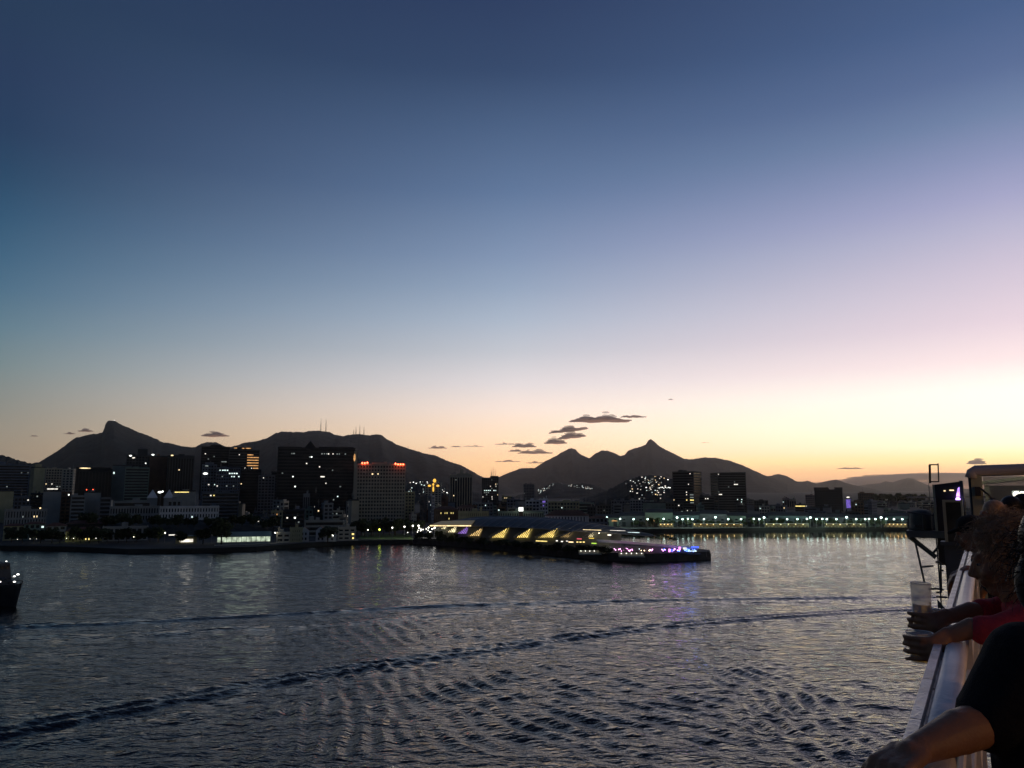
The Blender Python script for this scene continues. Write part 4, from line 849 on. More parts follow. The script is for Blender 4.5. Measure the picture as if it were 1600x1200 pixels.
# pier-end pavilion: long white shell canopy with coloured party lights underneath
qa, qb = G(934, 866, PZ), G(1092, 867, PZ); v_ = qb-qa; e = empty('pavilion', (qa.x, qa.y, PZ), math.atan2(v_.y, v_.x)); PL = v_.length
PI_ = (Matrix.Translation(e.location) @ Matrix.Rotation(math.atan2(v_.y, v_.x), 4, 'Z')).inverted()
vb = []; fb = []
for i in range(25):
    s = i/24; hh = np.interp(s, [0,.25,.5,.75,.92,1], [7.0,6.4,5.4,4.3,3.7,3.2]); W_ = np.interp(s, [0,.3,.8,1], [6.5,6.0,4.5,2.5])
    for k in range(7):
        u = -1+k/3; vb.append((s*PL, 4+u*W_, hh-(u*u)*.9))
for i in range(24):
    for k in range(6): fb.append((i*7+k, (i+1)*7+k, (i+1)*7+k+1, i*7+k+1))
MB().add(vb, fb).build('canopy', mat('pavilion_shell', (.8,.77,.72), rough=.6, var=.08), e, True)
t = MATS['pavilion_shell'].node_tree; tl = t.nodes.new('ShaderNodeBsdfTranslucent'); tl.inputs[0].default_value = (.85,.78,.7,1); mx = t.nodes.new('ShaderNodeMixShader'); mx.inputs[0].default_value = .5   # tent membrane: the party lights shine through
t.links.new(t.nodes['Principled BSDF'].outputs[0], mx.inputs[1]); t.links.new(tl.outputs[0], mx.inputs[2]); t.links.new(mx.outputs[0], t.nodes['Material Output'].inputs[0])
MB().box(1, PL-2, 6.5, 7.0, 0, 3.6).build('back_wall', MDARK, e); MB().box(0, PL+1, -1.4, 9, 0, .45).build('plinth', QUAY, e)
for i in range(13): MB().tube([(2+i*PL/13.5, -.2, .45), (2+i*PL/13.5, -.2, 3.0)], .14, 5).build('column', METAL, e)
pr = random.Random(4)
for i in range(60):
    s = pr.random(); cl = 'white' if s < .12 else ('pink' if s < .33 else pr.choice(('warm','white','cool')) if s < .52 else pr.choice(('pink','purple','blue','pink')) if s < .85 else 'blue')
    if .34 < s < .5 and pr.random() < .6: continue
    MB().ball((2+s*(PL-3), pr.uniform(-.4, 5), pr.uniform(1.6, 2.7)), pr.uniform(.16, .36), 6, 4).build('party_lamp', emat('party_'+cl, {'white':(1,.95,.85),'pink':(1,.4,.85),'warm':(1,.75,.45),'cool':(.8,.95,1),'purple':(.5,.2,1),'blue':(.1,.2,1)}[cl], 9, sample=True), e)
for px, py, w_, h_, cl in ((1086,855,11,2.5,'blue'),(1062,857,3,5,'pink'),(1070,857,5,3,'white'),(1046,860,3,5,'pink'),(1050,860,3,4,'blue'),(1082,861,12,1.2,'cool')):
    x, z = ray_local(PI_, px, py, -.9); k = 395/F; MB().box(x-w_*k/2, x+w_*k/2, -1.0, -.8, max(.5, z-h_*k/2), z+h_*k/2).build('light_panel', LIT[cl], e)
tag(e, 'long white canopy pavilion with pink and blue party lights at the pier tip', 'pavilion')
# light poles at the pier tip
p = G(1104, 870, PZ); e = empty('beacon_post', (p.x, p.y, PZ)); MB().tube([(0,0,0),(0,0,4.2)], .1, 5).build('post', METAL, e); MB().ball((0,0,4.3), .3, 6, 4).build('head', METAL, e); tag(e, 'thin beacon post at the very tip of the pier', 'post')
# low lit deck strip of the pier (boat landing)
for a_, b2, y, lb in ((905,940,858,'low lit landing stage against the pier front, left'),(968,1008,862,'low lit landing stage against the pier front, right')):
    p, q = G(a_, y+9, PZ), G(b2, y+9, PZ); v_ = q-p; e = empty('landing_stage', (p.x, p.y, PZ), math.atan2(v_.y, v_.x)); ln = v_.length
    MB().box(0, ln, 0, 3, 0, .5).build('deck', wmat('concrete'), e); MB().box(0, ln, 2.9, 3.1, .5, 2.0).build('back_rail', wmat('cream'), e)
    for k in range(5): MB().ball((ln*(k+.5)/5, 2.4, 1.7), .18, 6, 4).build('lamp', emat('stage_lamp', (1,.95,.85), 6, sample=True), e)
    tag(e, lb, 'landing stage')
# ================================================================== LAMPS
POLE = {}
LAMPM = emat('quay_lamp', (.72,1,.9), 75, sample=True); PROM = emat('promenade_lamp', (1,.97,.85), 30, sample=True); YEL = emat('yellow_lamp', (.8,1,.1), 16, sample=True)
qh = MB().ball((0,-.9,9.2), 1.0, 10, 6, (1,1,.8)).mesh('lamp_head', LAMPM, True); qp = MB().tube([(0,0,0),(0,0,9.8),(0,-.4,10.2),(0,-.9,10.1)], [.2,.14,.1,.1], 6).mesh('pole', METAL)
def lamp(name, loc, pole, head, label, group, s=1.0):
    e = empty(name, loc); e.scale = (s, s, s); link('pole', pole, e); link('lamp_head', head, e); tag(e, label, 'street lamp', group); return e
QX = (948,969,990,1012,1037,1058,1066.5,1075,1082,1100,1118,1138,1158,1178,1186.5,1194,1214,1230,1246,1261,1266.5,1276,1285,1292,1307,1323,1338,1352,1358,1368,1377,1385,1397,1410)
for i, px in enumerate(QX):
    p = P(px, 823, 662+(6 if i % 3 == 1 else 0)); p.z = LAND
    lamp('quay_lamp', p, qp, qh, f'bright white lamp on the right quay, {ORD[i]} from the museum end', 'lamps along the right quay', .8+.15*((i*7) % 5 == 0))
ph_ = MB().ball((0,0,6.2), .42, 8, 5).mesh('lamp_head', PROM, True); pp_ = MB().tube([(0,0,0),(0,0,6.0)], [.12,.08], 5).mesh('pole', METAL); yh = MB().ball((0,0,6.2), .6, 8, 5).mesh('lamp_head', YEL, True)
LX = ((27,846),(47,842),(57,842),(63,838),(82,834.5),(104,841),(115,841),(150,841),(209,839),(258,832.5),(331,834.5),(363,835),(392,834),(430,832.5),(519,836),(520.5,837),(575,828),(613,824.5),(632,823),(645,821.5),(654,821.5),(637,832))
for i, (px, py) in enumerate(LX):
    Y = 478 if px < 540 else 520; p = P(px, py, Y); h = max(2.0, p.z-LAND); p.z = LAND
    lamp('promenade_lamp', p, pp_, ph_, f'white globe lamp on the left promenade, {ORD[i]} from the left', 'globe lamps along the left promenade', h/6.2)
for i, (px, py) in enumerate(((97,839),(127,838.5),(246,834),(593,827.5))):
    p = P(px, py, 480 if px < 500 else 520); h = p.z-LAND; p.z = LAND
    lamp('promenade_lamp', p, pp_, yh, ['yellow-green lamp among trees at the left, nearer the edge','yellow-green lamp beside the yellow doorways','yellow lamp left of the green-roofed kiosk','yellow-green lamp in the lawn trees below the art deco tower'][i], 'globe lamps along the left promenade', h/6.2)
gl = random.Random(9)
for i, px in enumerate(sorted(gl.uniform(652, 690) for _ in range(20))):
    py = gl.uniform(824, 836); p = P(px, py, gl.uniform(508, 530)); h = max(1.5, p.z-LAND); p.z = LAND
    lamp('plaza_lamp', p, pp_, ph_, f'small white lamp on the plaza by the pier, {ORD[i]} from left', 'plaza lamps', h/6.2)
# ================================================================== TREES
LEAF = mat('leaves', (.035,.05,.02), rough=.9, var=.5, scale=.5); BARK = mat('bark', (.06,.045,.03), rough=.95)
def crown_mesh(seed, n, rx, rz, cz, leaf):
    r_ = random.Random(seed); cl = []
    for k in range(11):
        a = r_.uniform(0, 6.283); rr = rx*r_.uniform(.15, .72); cl.append((rr*math.cos(a), rr*math.sin(a), cz+rz*r_.uniform(-.55, .6), rx*r_.uniform(.26, .46)))
    mb = MB()
    for i in range(n):
        c = r_.choice(cl); d = Vector((r_.gauss(0,1), r_.gauss(0,1), r_.gauss(0,.8))).normalized()*c[3]*r_.uniform(.5, 1.12)
        p = Vector(c[:3])+d; u = Vector((r_.gauss(0,1), r_.gauss(0,1), r_.gauss(0,1))).normalized(); v = u.orthogonal().normalized(); s = leaf*r_.uniform(.5, 1.2)
        mb.add([p-u*s-v*s*.5, p+u*s*.2-v*s*.6, p+u*s, p+v*s*.6], [(0,1,2,3)])
    return mb.mesh('crown', LEAF)
def trunk_mesh(seed, h, r0):
    r_ = random.Random(seed); mb = MB().tube([(0,0,-.5),(.1,.1,h*.5),(0,.2,h)], [r0,r0*.75,r0*.5], 6)
    for k in range(4):
        a = k*1.57+r_.uniform(-.5,.5); mb.tube([(0,.1,h*.7),(math.cos(a)*h*.3,math.sin(a)*h*.3,h*1.15)], [r0*.5,r0*.2], 5)
    return mb.mesh('trunk', BARK)
CR = [crown_mesh(50+i, 950, 4.2, 3.2, 5.4, .68) for i in range(5)]; TR = [trunk_mesh(60+i, 4.6, .28) for i in range(5)]
def palm_meshes(seed):
    r_ = random.Random(seed); mb = MB()
    for k in range(15):
        a = k*.4189+r_.uniform(-.15,.15); up = r_.uniform(.1,.9); prev = None
        for i in range(7):
            f = i/6; rr = 3.0*f; z = 7.5+up*2.0*f-2.6*f*f; p = Vector((rr*math.cos(a), rr*math.sin(a), z)); sd = Vector((-math.sin(a), math.cos(a), -.5)); sd2 = Vector((math.sin(a), -math.cos(a), -.5))
            w_ = .55*math.sin(math.pi*(.12+.85*f))
            if prev is not None:
                mb.add([prev, p, p+sd*w_, prev+sd*w_*.8], [(0,1,2,3)]); mb.add([prev, p, p+sd2*w_, prev+sd2*w_*.8], [(3,2,1,0)])
            prev = p
    return mb.mesh('crown', LEAF)
PC = [palm_meshes(70+i) for i in range(3)]; PT = MB().tube([(0,0,-.3),(.15,0,3.5),(0,.1,7.5)], [.24,.17,.14], 6).mesh('trunk', BARK)
TN = 0
def tree(px, pyb, Y, s, label, group, zb=None, palm=False, wide=1.0):
    global TN; TN += 1; p = P(px, pyb, Y); p.z = LAND if zb is None else zb
    e = empty('palm_tree' if palm else 'tree', p, TN*1.3); e.scale = (s*wide, s*wide, s)
    link('trunk', PT if palm else TR[TN % 5], e); link('crown', PC[TN % 3] if palm else CR[TN % 5], e)
    tag(e, label, 'palm tree' if palm else 'tree', group); return e
tr = random.Random(21)
for i in range(16): tree(20+i*15+tr.uniform(-4,4), 850, 474+tr.uniform(0,8), tr.uniform(.75,1.2), f'dark waterfront tree on the left promenade, {ORD[i]} from the left', 'trees on the left promenade')
tree(346, 852, 462, 1.75, 'largest round dark tree, overhanging the water beside the glowing shed', 'trees on the left promenade', wide=1.2); tree(317, 852, 464, 1.15, 'dark bushy tree left of the largest round tree', 'trees on the left promenade', wide=1.2)
tree(281, 852, 466, .9, 'dark tree left of the lit kiosk', 'trees on the left promenade'); tree(512, 848, 478, 1.2, 'round dark tree in front of the gabled houses', 'trees on the left promenade', wide=1.2)
for i in range(22):
    px = 118+i*14.5+tr.uniform(-5,5); p = on_ridge('bento', px, 824 if px < 400 else 828); 
    if p is None: continue
    e_ = tree(px, 824, p.y, tr.uniform(.8,1.3), f'dark tree on the hill below the white naval building, {ORD[i]} from left', 'trees on the naval hill', zb=p.z-.5); e_.location = (p.x, p.y, p.z-.6)
for i in range(14): tree(558+i*7+tr.uniform(-3,3), 830, 545+tr.uniform(0,25), tr.uniform(.9,1.45), f'dark tree at the foot of the art deco tower, {ORD[i]} from the left', 'trees below the art deco tower', wide=1.15)
for i in range(9): tree(650+i*8+tr.uniform(-3,3), 838, 500-i*1.5, tr.uniform(.5,.8), f'small dark tree on the plaza before the museum, {ORD[i]} from the left', 'plaza trees before the museum')
mf = [G(x, y, PZ) for x, y in ((690,848),(760,852.5),(820,858.5),(880,864),(950,868))]
for i in range(30):
    f = i/29*4; a, b = mf[min(3, int(f))], mf[min(3, int(f))+1]; q = a+(b-a)*(f-min(3, int(f))); e = empty('shrub', (q.x+tr.uniform(-2,2), q.y+tr.uniform(2,7), PZ-.6), i*1.7); s = tr.uniform(.42,.68); e.scale = (s*1.3, s*1.3, s*.9)
    link('stem', TR[i % 5], e); link('crown', CR[i % 5], e); tag(e, f'dark shrub in the bed before the museum, {ORD[i]} from the landward end', 'shrub', 'shrubs before the museum')
for i, (px, Y, s) in enumerate(((976,442,.85),(984,440,.95),(992,442,.9),(1000,440,.8),(1034,420,1.1),(1042,421,.95),(1049,418,.85),(1057,417,.8))):
    tree(px, 860, Y, s, f'palm on the pier behind the pavilion, {ORD[i]} from the left', 'palms on the pier', zb=PZ, palm=True)
for i in range(40):
    px = 985+i*10.8+tr.uniform(-4,4); tree(px, 823, 674+tr.uniform(0,8), tr.uniform(.55,1.0), f'dark tree between the lamps of the right quay, {ORD[i]} from the left', 'trees on the right quay')
for i in range(10):
    px = 1368+i*8+tr.uniform(-3,3); p = on_ridge('morro', px, 785) or P(px, 785, 1700); e_ = tree(px, 785, p.y, tr.uniform(1.8,2.6), f'dark tree on the right rise, {ORD[i]} from the left', 'trees on the right rise'); e_.location = (p.x, p.y, p.z-3)
# ================================================================== GREY SHIP AT THE LEFT EDGE
NAVY = mat('navy_grey', (.035,.04,.045), rough=.6, var=.2, scale=.4); HULLD = mat('hull_dark', (.03,.034,.04), rough=.5)
sw = G(24, 948, 0); hd = Vector((.85, -.527, 0)); e = empty('grey_ship', (sw.x, sw.y, 0), math.atan2(hd.y, hd.x)); tag(e, 'dark grey ship with its bow showing at the left edge of the water', 'ship')
stn = []   # stations from the stem (x=0) aft
for x, hb, hw2, zd in ((2.6,.05,.02,7.0),(1.2,.9,.15,6.8),(-2,2.4,.9,6.5),(-7,4.2,2.6,6.0),(-14,5.6,4.4,5.5),(-30,6.2,5.8,5.0),(-60,6.2,5.8,4.8),(-85,5.6,5.0,4.8)):
    xs = x if x <= 0 else x
    stn.append([(xs if x < 2 else 2.6, hb, zd), ((x*.45 if x > 0 else x), (hb+hw2)/2*.96, zd*.45), (0 if x > 0 else x, hw2, -.8)])
vb = []; fb = []
for s in stn:
    vb += s + [(p[0], -p[1], p[2]) for p in reversed(s)]
for i in range(len(stn)-1):
    for k in range(6): fb.append((i*6+k, (i+1)*6+k, (i+1)*6+(k+1) % 6, i*6+(k+1) % 6))
fb += [tuple(range(6)), tuple((len(stn)-1)*6+k for k in range(5, -1, -1))]
MB().add(vb, fb).build('hull', HULLD, e)
bw = MB()
for s in (-1, 1): bw.tube([(p[0][0], s*p[0][1], p[0][2]+.9) for p in stn[:6]], .09, 5); [bw.tube([(p[0][0], s*p[0][1], p[0][2]), (p[0][0], s*p[0][1], p[0][2]+.9)], .06, 4) for p in stn[:6]]
bw.build('bulwark_rail', NAVY, e)
MB().hexa([(-24,-5,5),(-12,-4.2,5),(-12,4.2,5),(-24,5,5)], [(-24,-4.6,12),(-13.5,-3.8,12),(-13.5,3.8,12),(-24,4.6,12)]).hexa([(-40,-5,5),(-24,-5,5),(-24,5,5),(-40,5,5)], [(-40,-4.6,15),(-24,-4.2,15),(-24,4.2,15),(-40,4.6,15)]).build('superstructure', NAVY, e)
for k in range(5): MB().box(-13.42, -13.1, -3.4+k*1.5, -2.4+k*1.5, 10.2, 11.2).build('bridge_window', GLASS, e)
mb = MB().tube([(-19,0,12),(-19,0,25)], [.8,.3], 6)
for z, w_ in ((18,3.2),(20.5,2.4),(23,1.6)): mb.box(-19.2,-18.8,-w_,w_,z,z+.25)
mb.build('mast', NAVY, e)
MB().hexa([(-11,-1.6,5.9),(-7.5,-1.2,5.9),(-7.5,1.2,5.9),(-11,1.6,5.9)], [(-10.6,-1.2,8.0),(-8,-.8,7.8),(-8,.8,7.8),(-10.6,1.2,8.0)]).tube([(-8,0,7.3),(-4.6,0,8.0)], .14, 6).build('gun_mount', NAVY, e)
MB().box(-4.6,-3,-.8,.8,6.4,7.5).tube([(-3.8,-1.1,7.0),(-3.8,1.1,7.0)], .5, 8).build('windlass', NAVY, e); MB().tube([(2.0,0,6.9),(2.3,0,11.0)], [.07,.04], 5).build('jackstaff', NAVY, e)
for px, py, s in ((28,897.5,.32),(22.5,900.5,.28),(22.5,909,.3),(10,877,.2),(0,909,.25)):
    p = P(px, py, 233); M_ = (Matrix.Translation(e.location) @ Matrix.Rotation(math.atan2(hd.y, hd.x), 4, 'Z')).inverted(); q = M_ @ p
    lo = MB().ball(q, s, 8, 5, (1.3,1.3,.7)).build('deck_light', emat('ship_lamp', (1,.98,.92), 3), e); MB().tube([(q.x,q.y,q.z-.1),(q.x-.3,q.y,max(5.5,q.z-3))], .05, 4).build('lamp_stem', NAVY, lo)
# ================================================================== OUR SHIP
SHIP_AZ = R(31.65); U = Vector((math.sin(SHIP_AZ), math.cos(SHIP_AZ), 0)); OB = Vector((-math.cos(SHIP_AZ), math.sin(SHIP_AZ), 0)); SR = math.atan2(U.y, U.x)
DECK = -1.62; RAIL = -.52
def W(u, o, z): return U*u + OB*o + Vector((0, 0, CAMZ+z))
def S(px, py, u):
    """ship coordinates (along, outboard, up from the eye) of the sight line at distance u along the ship"""
    r = ray(px, py); t_ = u/r.dot(U); q = r*t_; return Vector((u, q.dot(OB), q.z))
def sthing(name, u, o, z, label, cat, group=None): return tag(empty(name, W(u, o, z), SR), label, cat, group)
PAINT = mat('white_ship_paint', (.85,.8,.74), rough=.32, var=.12, scale=6, bump=.1, bscale=60); ALU = mat('worn_aluminium', (.78,.73,.68), rough=.3, metal=.2, var=.3, scale=14, bump=.25, bscale=90)
SGREY = mat('ship_blue_grey', (.07,.09,.1), rough=.5, var=.2, scale=2); SPALE = mat('ship_pale_green_paint', (.34,.36,.26), rough=.5, var=.12, scale=3); DKWOOD = mat('deck_planks', (.12,.075,.04), rough=.75, var=.4, scale=3)
def sbox(name, u0, u1, o0, o1, z0, z1, m):
    e_ = MB().box(u0, u1, o0, o1, z0, z1).build(name, m); e_.location = (0, 0, CAMZ); e_.rotation_euler = (0, 0, SR); return e_
struct(sbox('ship_deck', -12, 60, -7, .06, DECK-.25, DECK, DKWOOD), 'plank deck of the ship the picture is taken from')
struct(sbox('ship_hull', -60, 62, -30, .02, -CAMZ-.8, DECK-.252, mat('white_hull', (.55,.55,.55), rough=.4, var=.08, scale=.5)), 'white hull side of the ship the picture is taken from')
# railing
e = sthing('railing', 0, .12, DECK, 'double ship railing with pale cap rails running down the right side', 'railing'); h = RAIL-DECK
def oval(mb, u0, u1, oc, wz, zc, hz, n=14):
    vs_ = []; 
    for u in (u0, u1):
        for k in range(n): a = 2*math.pi*k/n; vs_.append((u, oc+wz*math.copysign(abs(math.cos(a))**.7, math.cos(a)), zc+hz*math.copysign(abs(math.sin(a))**.8, math.sin(a))))
    return mb.add(vs_, [(k, (k+1) % n, n+(k+1) % n, n+k) for k in range(n)]+[tuple(range(n-1,-1,-1)), tuple(range(n, 2*n))])
oval(MB(), -2, 8.6, 0, .034, h-.022, .022).build('handrail', PAINT, e, True)
for k in range(24):
    u0 = -1.9+k*.44
    mb = MB().box(u0, u0+.434, .042, .066, h-.035, h-.004); mb.box(u0+.01, u0+.424, .038, .070, h-.05, h-.03)
    mb.build('cap_rail', ALU, e)
for k in range(9):
    u0 = -1.8+k*1.2
    MB().box(u0, u0+.05, -.02, .02, 0, h-.04).build('stanchion', PAINT, e)
gp = bpy.data.materials.new('tinted_glass'); gp.use_nodes = True; b = gp.node_tree.nodes['Principled BSDF']; b.inputs['Base Color'].default_value = (.35,.42,.4,1); b.inputs['Roughness'].default_value = .05; b.inputs['Alpha'].default_value = .45
for k in range(9): MB().box(-1.78+k*1.2, -.62+k*1.2, .05, .058, .08, h-.051).build('glass_panel', gp, e)
for k in range(3): MB().tube([(-2, 0, .25+k*.27), (8.6, 0, .25+k*.27)], .012, 6).build('mid_rail', PAINT, e)
# windscreen frame across the deck
u = 11.0; a = S(1524.5, 735, u); e = sthing('windscreen', u, a.y, DECK, 'pale windscreen frame with a thick rounded top bar at the right edge', 'windscreen'); pw = 15*u/1405/2; ht = S(1524, 727, u).z-DECK
MB().box(-.05, .05, -pw, pw, 0, ht-.09).build('post', SPALE, e); oval_pts = [(0, pw*.9, ht-.16), (0, pw*.55, ht-.09), (0, 0, ht-.07), (-.15, -.6, ht-.06), (-.9, -3.2, ht-.05)]
MB().tube(oval_pts, .072, 10).build('top_bar', mat('bar_grey', (.45,.42,.42), rough=.4), e, True)
MB().tube([(0.0, pw+.014, 0), (0.0, pw+.014, ht-.14)], .016, 8).build('edge_trim', SGREY, e)
g_ = MB().hexa([(0,-pw-.01,.25),(-.9,-3.1,.25),(-.89,-3.1,.25),(.01,-pw-.01,.25)], [(0,-pw-.01,ht-.14),(-.9,-3.1,ht-.12),(-.89,-3.1,ht-.12),(.01,-pw-.01,ht-.14)]).build('glass', gp, e)
d0 = S(1528, 767, u)-Vector((u, a.y, DECK)); MB().box(-.12,-.05,d0.y-.03,d0.y+.03,d0.z-.06,d0.z+.05).tube([(-.1,d0.y-.02,d0.z+.04),(-.14,d0.y-.09,d0.z-.03),(-.14,d0.y-.14,d0.z-.1)], .012, 6).ball((-.14,d0.y-.15,d0.z-.12), .04, 8, 6).build('latch_arm', HULLD, e)
# pale canopy roof and lamps beyond the windscreen
u = 17.0; a, b2 = S(1534, 752, u), S(1760, 728, u); e = sthing('deck_shelter', u, a.y, DECK, 'pale green deck shelter roof lit from below behind the windscreen', 'shelter'); z1 = a.z-DECK; z2 = b2.z-DECK; w_ = b2.y-a.y
MB().hexa([(0,w_,z2-.06),(0,0,z1-.05),(3,0,z1-.05),(3,w_,z2-.06)][::1], [(0,w_,z2+.02),(0,0,z1),(3,0,z1),(3,w_,z2+.02)]).build('roof', SPALE, e)
MB().box(2.6,2.7,w_,-.05,0,z1-.07).build('back_wall', SPALE, e); MB().box(.1,.18,-.12,-.04,0,z1-.07).build('post', SPALE, e); MB().box(.1,.18,w_*.5,w_*.5+.08,0,z1-.0).build('post', SPALE, e)
for px, py in ((1588,772),(1598,772.5)):
    q = S(px, py, u-.3)-Vector((u, a.y, DECK)); 
    fx = MB().ball(q, .055, 10, 6).build('flood_lamp', emat('deck_flood', (1,.93,.72), 150, sample=True), e); MB().box(q.x+.03,q.x+.12,q.y-.06,q.y+.06,q.z-.05,q.z+.06).build('lamp_housing', SGREY, fx)
# warm bulkhead lamp on the deckhouse side (it lights the passengers' hair and arms)
struct(sbox('deckhouse_wall', -12, 40, -5.2, -5.0, DECK+.001, 1.6, mat('cream_ship_wall', (.45,.42,.36), rough=.6)), 'cream deckhouse wall along the inboard side of the deck')
for i, u in enumerate((1.3, 5.2, 8.3)):
    e = sthing('bulkhead_lamp', u, -4.98, .45, f'warm caged bulkhead lamp on the deckhouse wall, {ORD[i]} from the stern end', 'lamp', 'bulkhead lamps')
    MB().tube([(0,0,0),(0,.04,0)], .11, 12).build('base', SGREY, e); MB().ball((0,.07,0), .08, 10, 6).build('globe', emat('bulkhead_glow', (1,.5,.17), 330, sample=True), e)
# ---------------------------------------------------------------- cantilever platform ahead
u = 19.0; k = 19.0/1355
def SP(px, py, du=0.0): return S(px, py, u+du)
o0 = SP(1416, 835); e = sthing('boat_platform', u, 0, DECK, 'dark cantilever boat platform with braces jutting from the ship side', 'platform'); OFF = Vector((u, 0, DECK))
def q(px, py, du=0.0): return SP(px, py, du)-OFF
a, b2 = q(1416, 829), q(1472, 841); MB().box(0, 1.6, b2.y-.6, a.y, b2.z, a.z).build('deck', SGREY, e)
a = q(1421, 840); b2 = q(1462, 872); MB().tube([(.2, a.y, a.z), (.2, b2.y, b2.z)], .055, 6).build('brace', SGREY, e)
a = q(1461, 835); b2 = q(1466, 955); MB().box(.1, .26, b2.y-.07, a.y, b2.z-6, a.z).build('post', SGREY, e)
a = q(1429, 846); b2 = q(1444, 912); MB().tube([(.15, a.y, a.z), (.15, b2.y, b2.z)], .022, 5).build('stay', SGREY, e)
a = q(1438, 887); b2 = q(1458, 885); MB().tube([(.15, a.y, a.z), (.15, b2.y, b2.z)], .02, 5).build('stay', SGREY, e)
for x0, y0, x1, y1 in ((1461,879,1469,880),(1469,880,1470,926),(1462,921,1474,923),(1462,927,1471,927),(1450,922,1462,921),(1452,942,1454,955),(1452,955,1480,955),(1462,934,1480,935),(1470,892,1474,893)):
    a = q(x0, y0); b2 = q(x1, y1); MB().tube([(.18, a.y, a.z), (.18, b2.y, b2.z)], .022, 5).build('bracket', SGREY, e)
a = q(1464, 938); b2 = q(1476, 952); MB().add([(.1,a.y,a.z),(.1,a.y,b2.z),(.1,b2.y,b2.z),(.2,a.y,a.z),(.2,a.y,b2.z),(.2,b2.y,b2.z)], [(0,1,2),(5,4,3),(0,3,4,1),(1,4,5,2),(2,5,3,0)]).build('gusset', SGREY, e)
a = q(1455, 868); b2 = q(1470, 850); MB().tube([(.3, a.y, a.z), (.3, b2.y, b2.z)], .03, 6).build('strut', SGREY, e)
# tarpaulin-covered winch on it
c = q(1437, 816); e2 = sthing('covered_winch', u, c.y, DECK+q(1437, 829).z+.002, 'rounded winch under a dark tarpaulin on the boat platform', 'winch')
rw = 19*k*.95; hh_ = 31*k; vb = []; fb = []; nn = 20
for j, (f, z) in enumerate(((1.06,0),(1.0,.12),(.97,.5),(.92,.78),(.75,.93),(.4,1.0))):
    for i in range(nn): an = 2*math.pi*i/nn; fl = 1+.05*math.sin(i*5)*(1-z); vb.append((.7+.6*f*fl*math.cos(an), rw*f*fl*math.sin(an), hh_*z))
for j in range(5):
    for i in range(nn): fb.append((j*nn+i, j*nn+(i+1) % nn, (j+1)*nn+(i+1) % nn, (j+1)*nn+i))
fb += [tuple(range(nn-1,-1,-1)), tuple(5*nn+i for i in range(nn))]
MB().add(vb, fb).build('tarpaulin', mat('tarpaulin', (.05,.07,.065), rough=.8, var=.3, scale=4, bump=.4, bscale=14), e2, True); MB().tube([(.7,-rw*1.02,hh_*.2),(.1,-rw*.2,hh_*.22),(.1,rw*.4,hh_*.22),(.7,rw*1.02,hh_*.2)], .015, 5).build('rope', HULLD, e2)
a = q(1417, 800); b2 = q(1462, 806); rl = MB().tube([(.1, a.y, a.z), (.1, b2.y, b2.z)], .016, 5)
for x in (1418, 1440, 1458): a = q(x, 801); b2 = q(x, 829); rl.tube([(.1, a.y, a.z), (.1, a.y, b2.z)], .012, 5)
rl.build('guard_rail', SGREY, e)
# boom post with open frame
a, b2 = q(1451, 755), q(1459, 830); e = sthing('boom_post', u, a.y, DECK+b2.z, 'upright boom post with an open rectangular frame on top', 'post'); base = Vector((u, a.y, DECK+b2.z))
def rel(px, py): return SP(px, py)-base
p0, p1 = rel(1451, 755), rel(1456, 828); MB().box(.0, .16, p1.y, p0.y, .002, p0.z).build('post', SGREY, e); p1 = rel(1460, 757); MB().box(-.02,.1,p1.y,rel(1456.5,757).y,.002,p1.z).build('pale_flange', SPALE, e)
fr = MB()
for (x0, y0, x1, y1, r_) in ((1453,755,1452.5,726,.024),(1452,726,1466,726,.014),(1465.5,724,1466.5,753,.014),(1454,752.5,1467,752.5,.014)): a_, b_2 = rel(x0, y0), rel(x1, y1); fr.tube([(.05,a_.y,a_.z),(.05,b_2.y,b_2.z)], r_, 5)
fr.build('open_frame', HULLD, e)
# slanted dark housing with a violet lit display
a, b2 = SP(1459, 757), SP(1507, 776); e = sthing('display_housing', u, b2.y, DECK, 'slanted dark housing carrying a violet glowing display', 'display'); base = Vector((u, b2.y, DECK))
pts = [rel(*p_) for p_ in ((1459,778),(1499,778),(1499,752.5),(1459,757.5))]
MB().hexa([(0,p_.y,p_.z) for p_ in pts], [(.7,p_.y,p_.z) for p_ in pts]).build('box', HULLD, e)
x0, x1 = rel(1498.5,751), rel(1508,800); MB().box(-.03,.5,x1.y,x0.y,x1.z,x0.z).build('pillar', SGREY, e)
pts = [rel(*p_) for p_ in ((1494,776),(1500,776),(1499,761),(1496.5,763))]; MB().hexa([(-.04,p_.y,p_.z) for p_ in pts], [(-.005,p_.y,p_.z) for p_ in pts]).build('lit_display', emat('violet_display', (.55,.3,1), 2.2, var=.5, scale=12), e)
for x, y, w_ in ((1476,767,2.5),(1487,766,6)): p_ = rel(x, y); MB().box(-.02,-.004,p_.y-w_*k/2,p_.y+w_*k/2,p_.z-.012,p_.z+.012).build('small_lamp', LIT['warm'], e)
p_ = rel(1497, 780); MB().ball((-.06,p_.y,p_.z), .045, 8, 5).build('violet_lamp', emat('violet_lamp', (.5,.3,1), 5), e)
MB().box(.2,.45,rel(1507,780).y,rel(1459,780).y,-0.0,rel(1459,778).z).build('pedestal', HULLD, e)
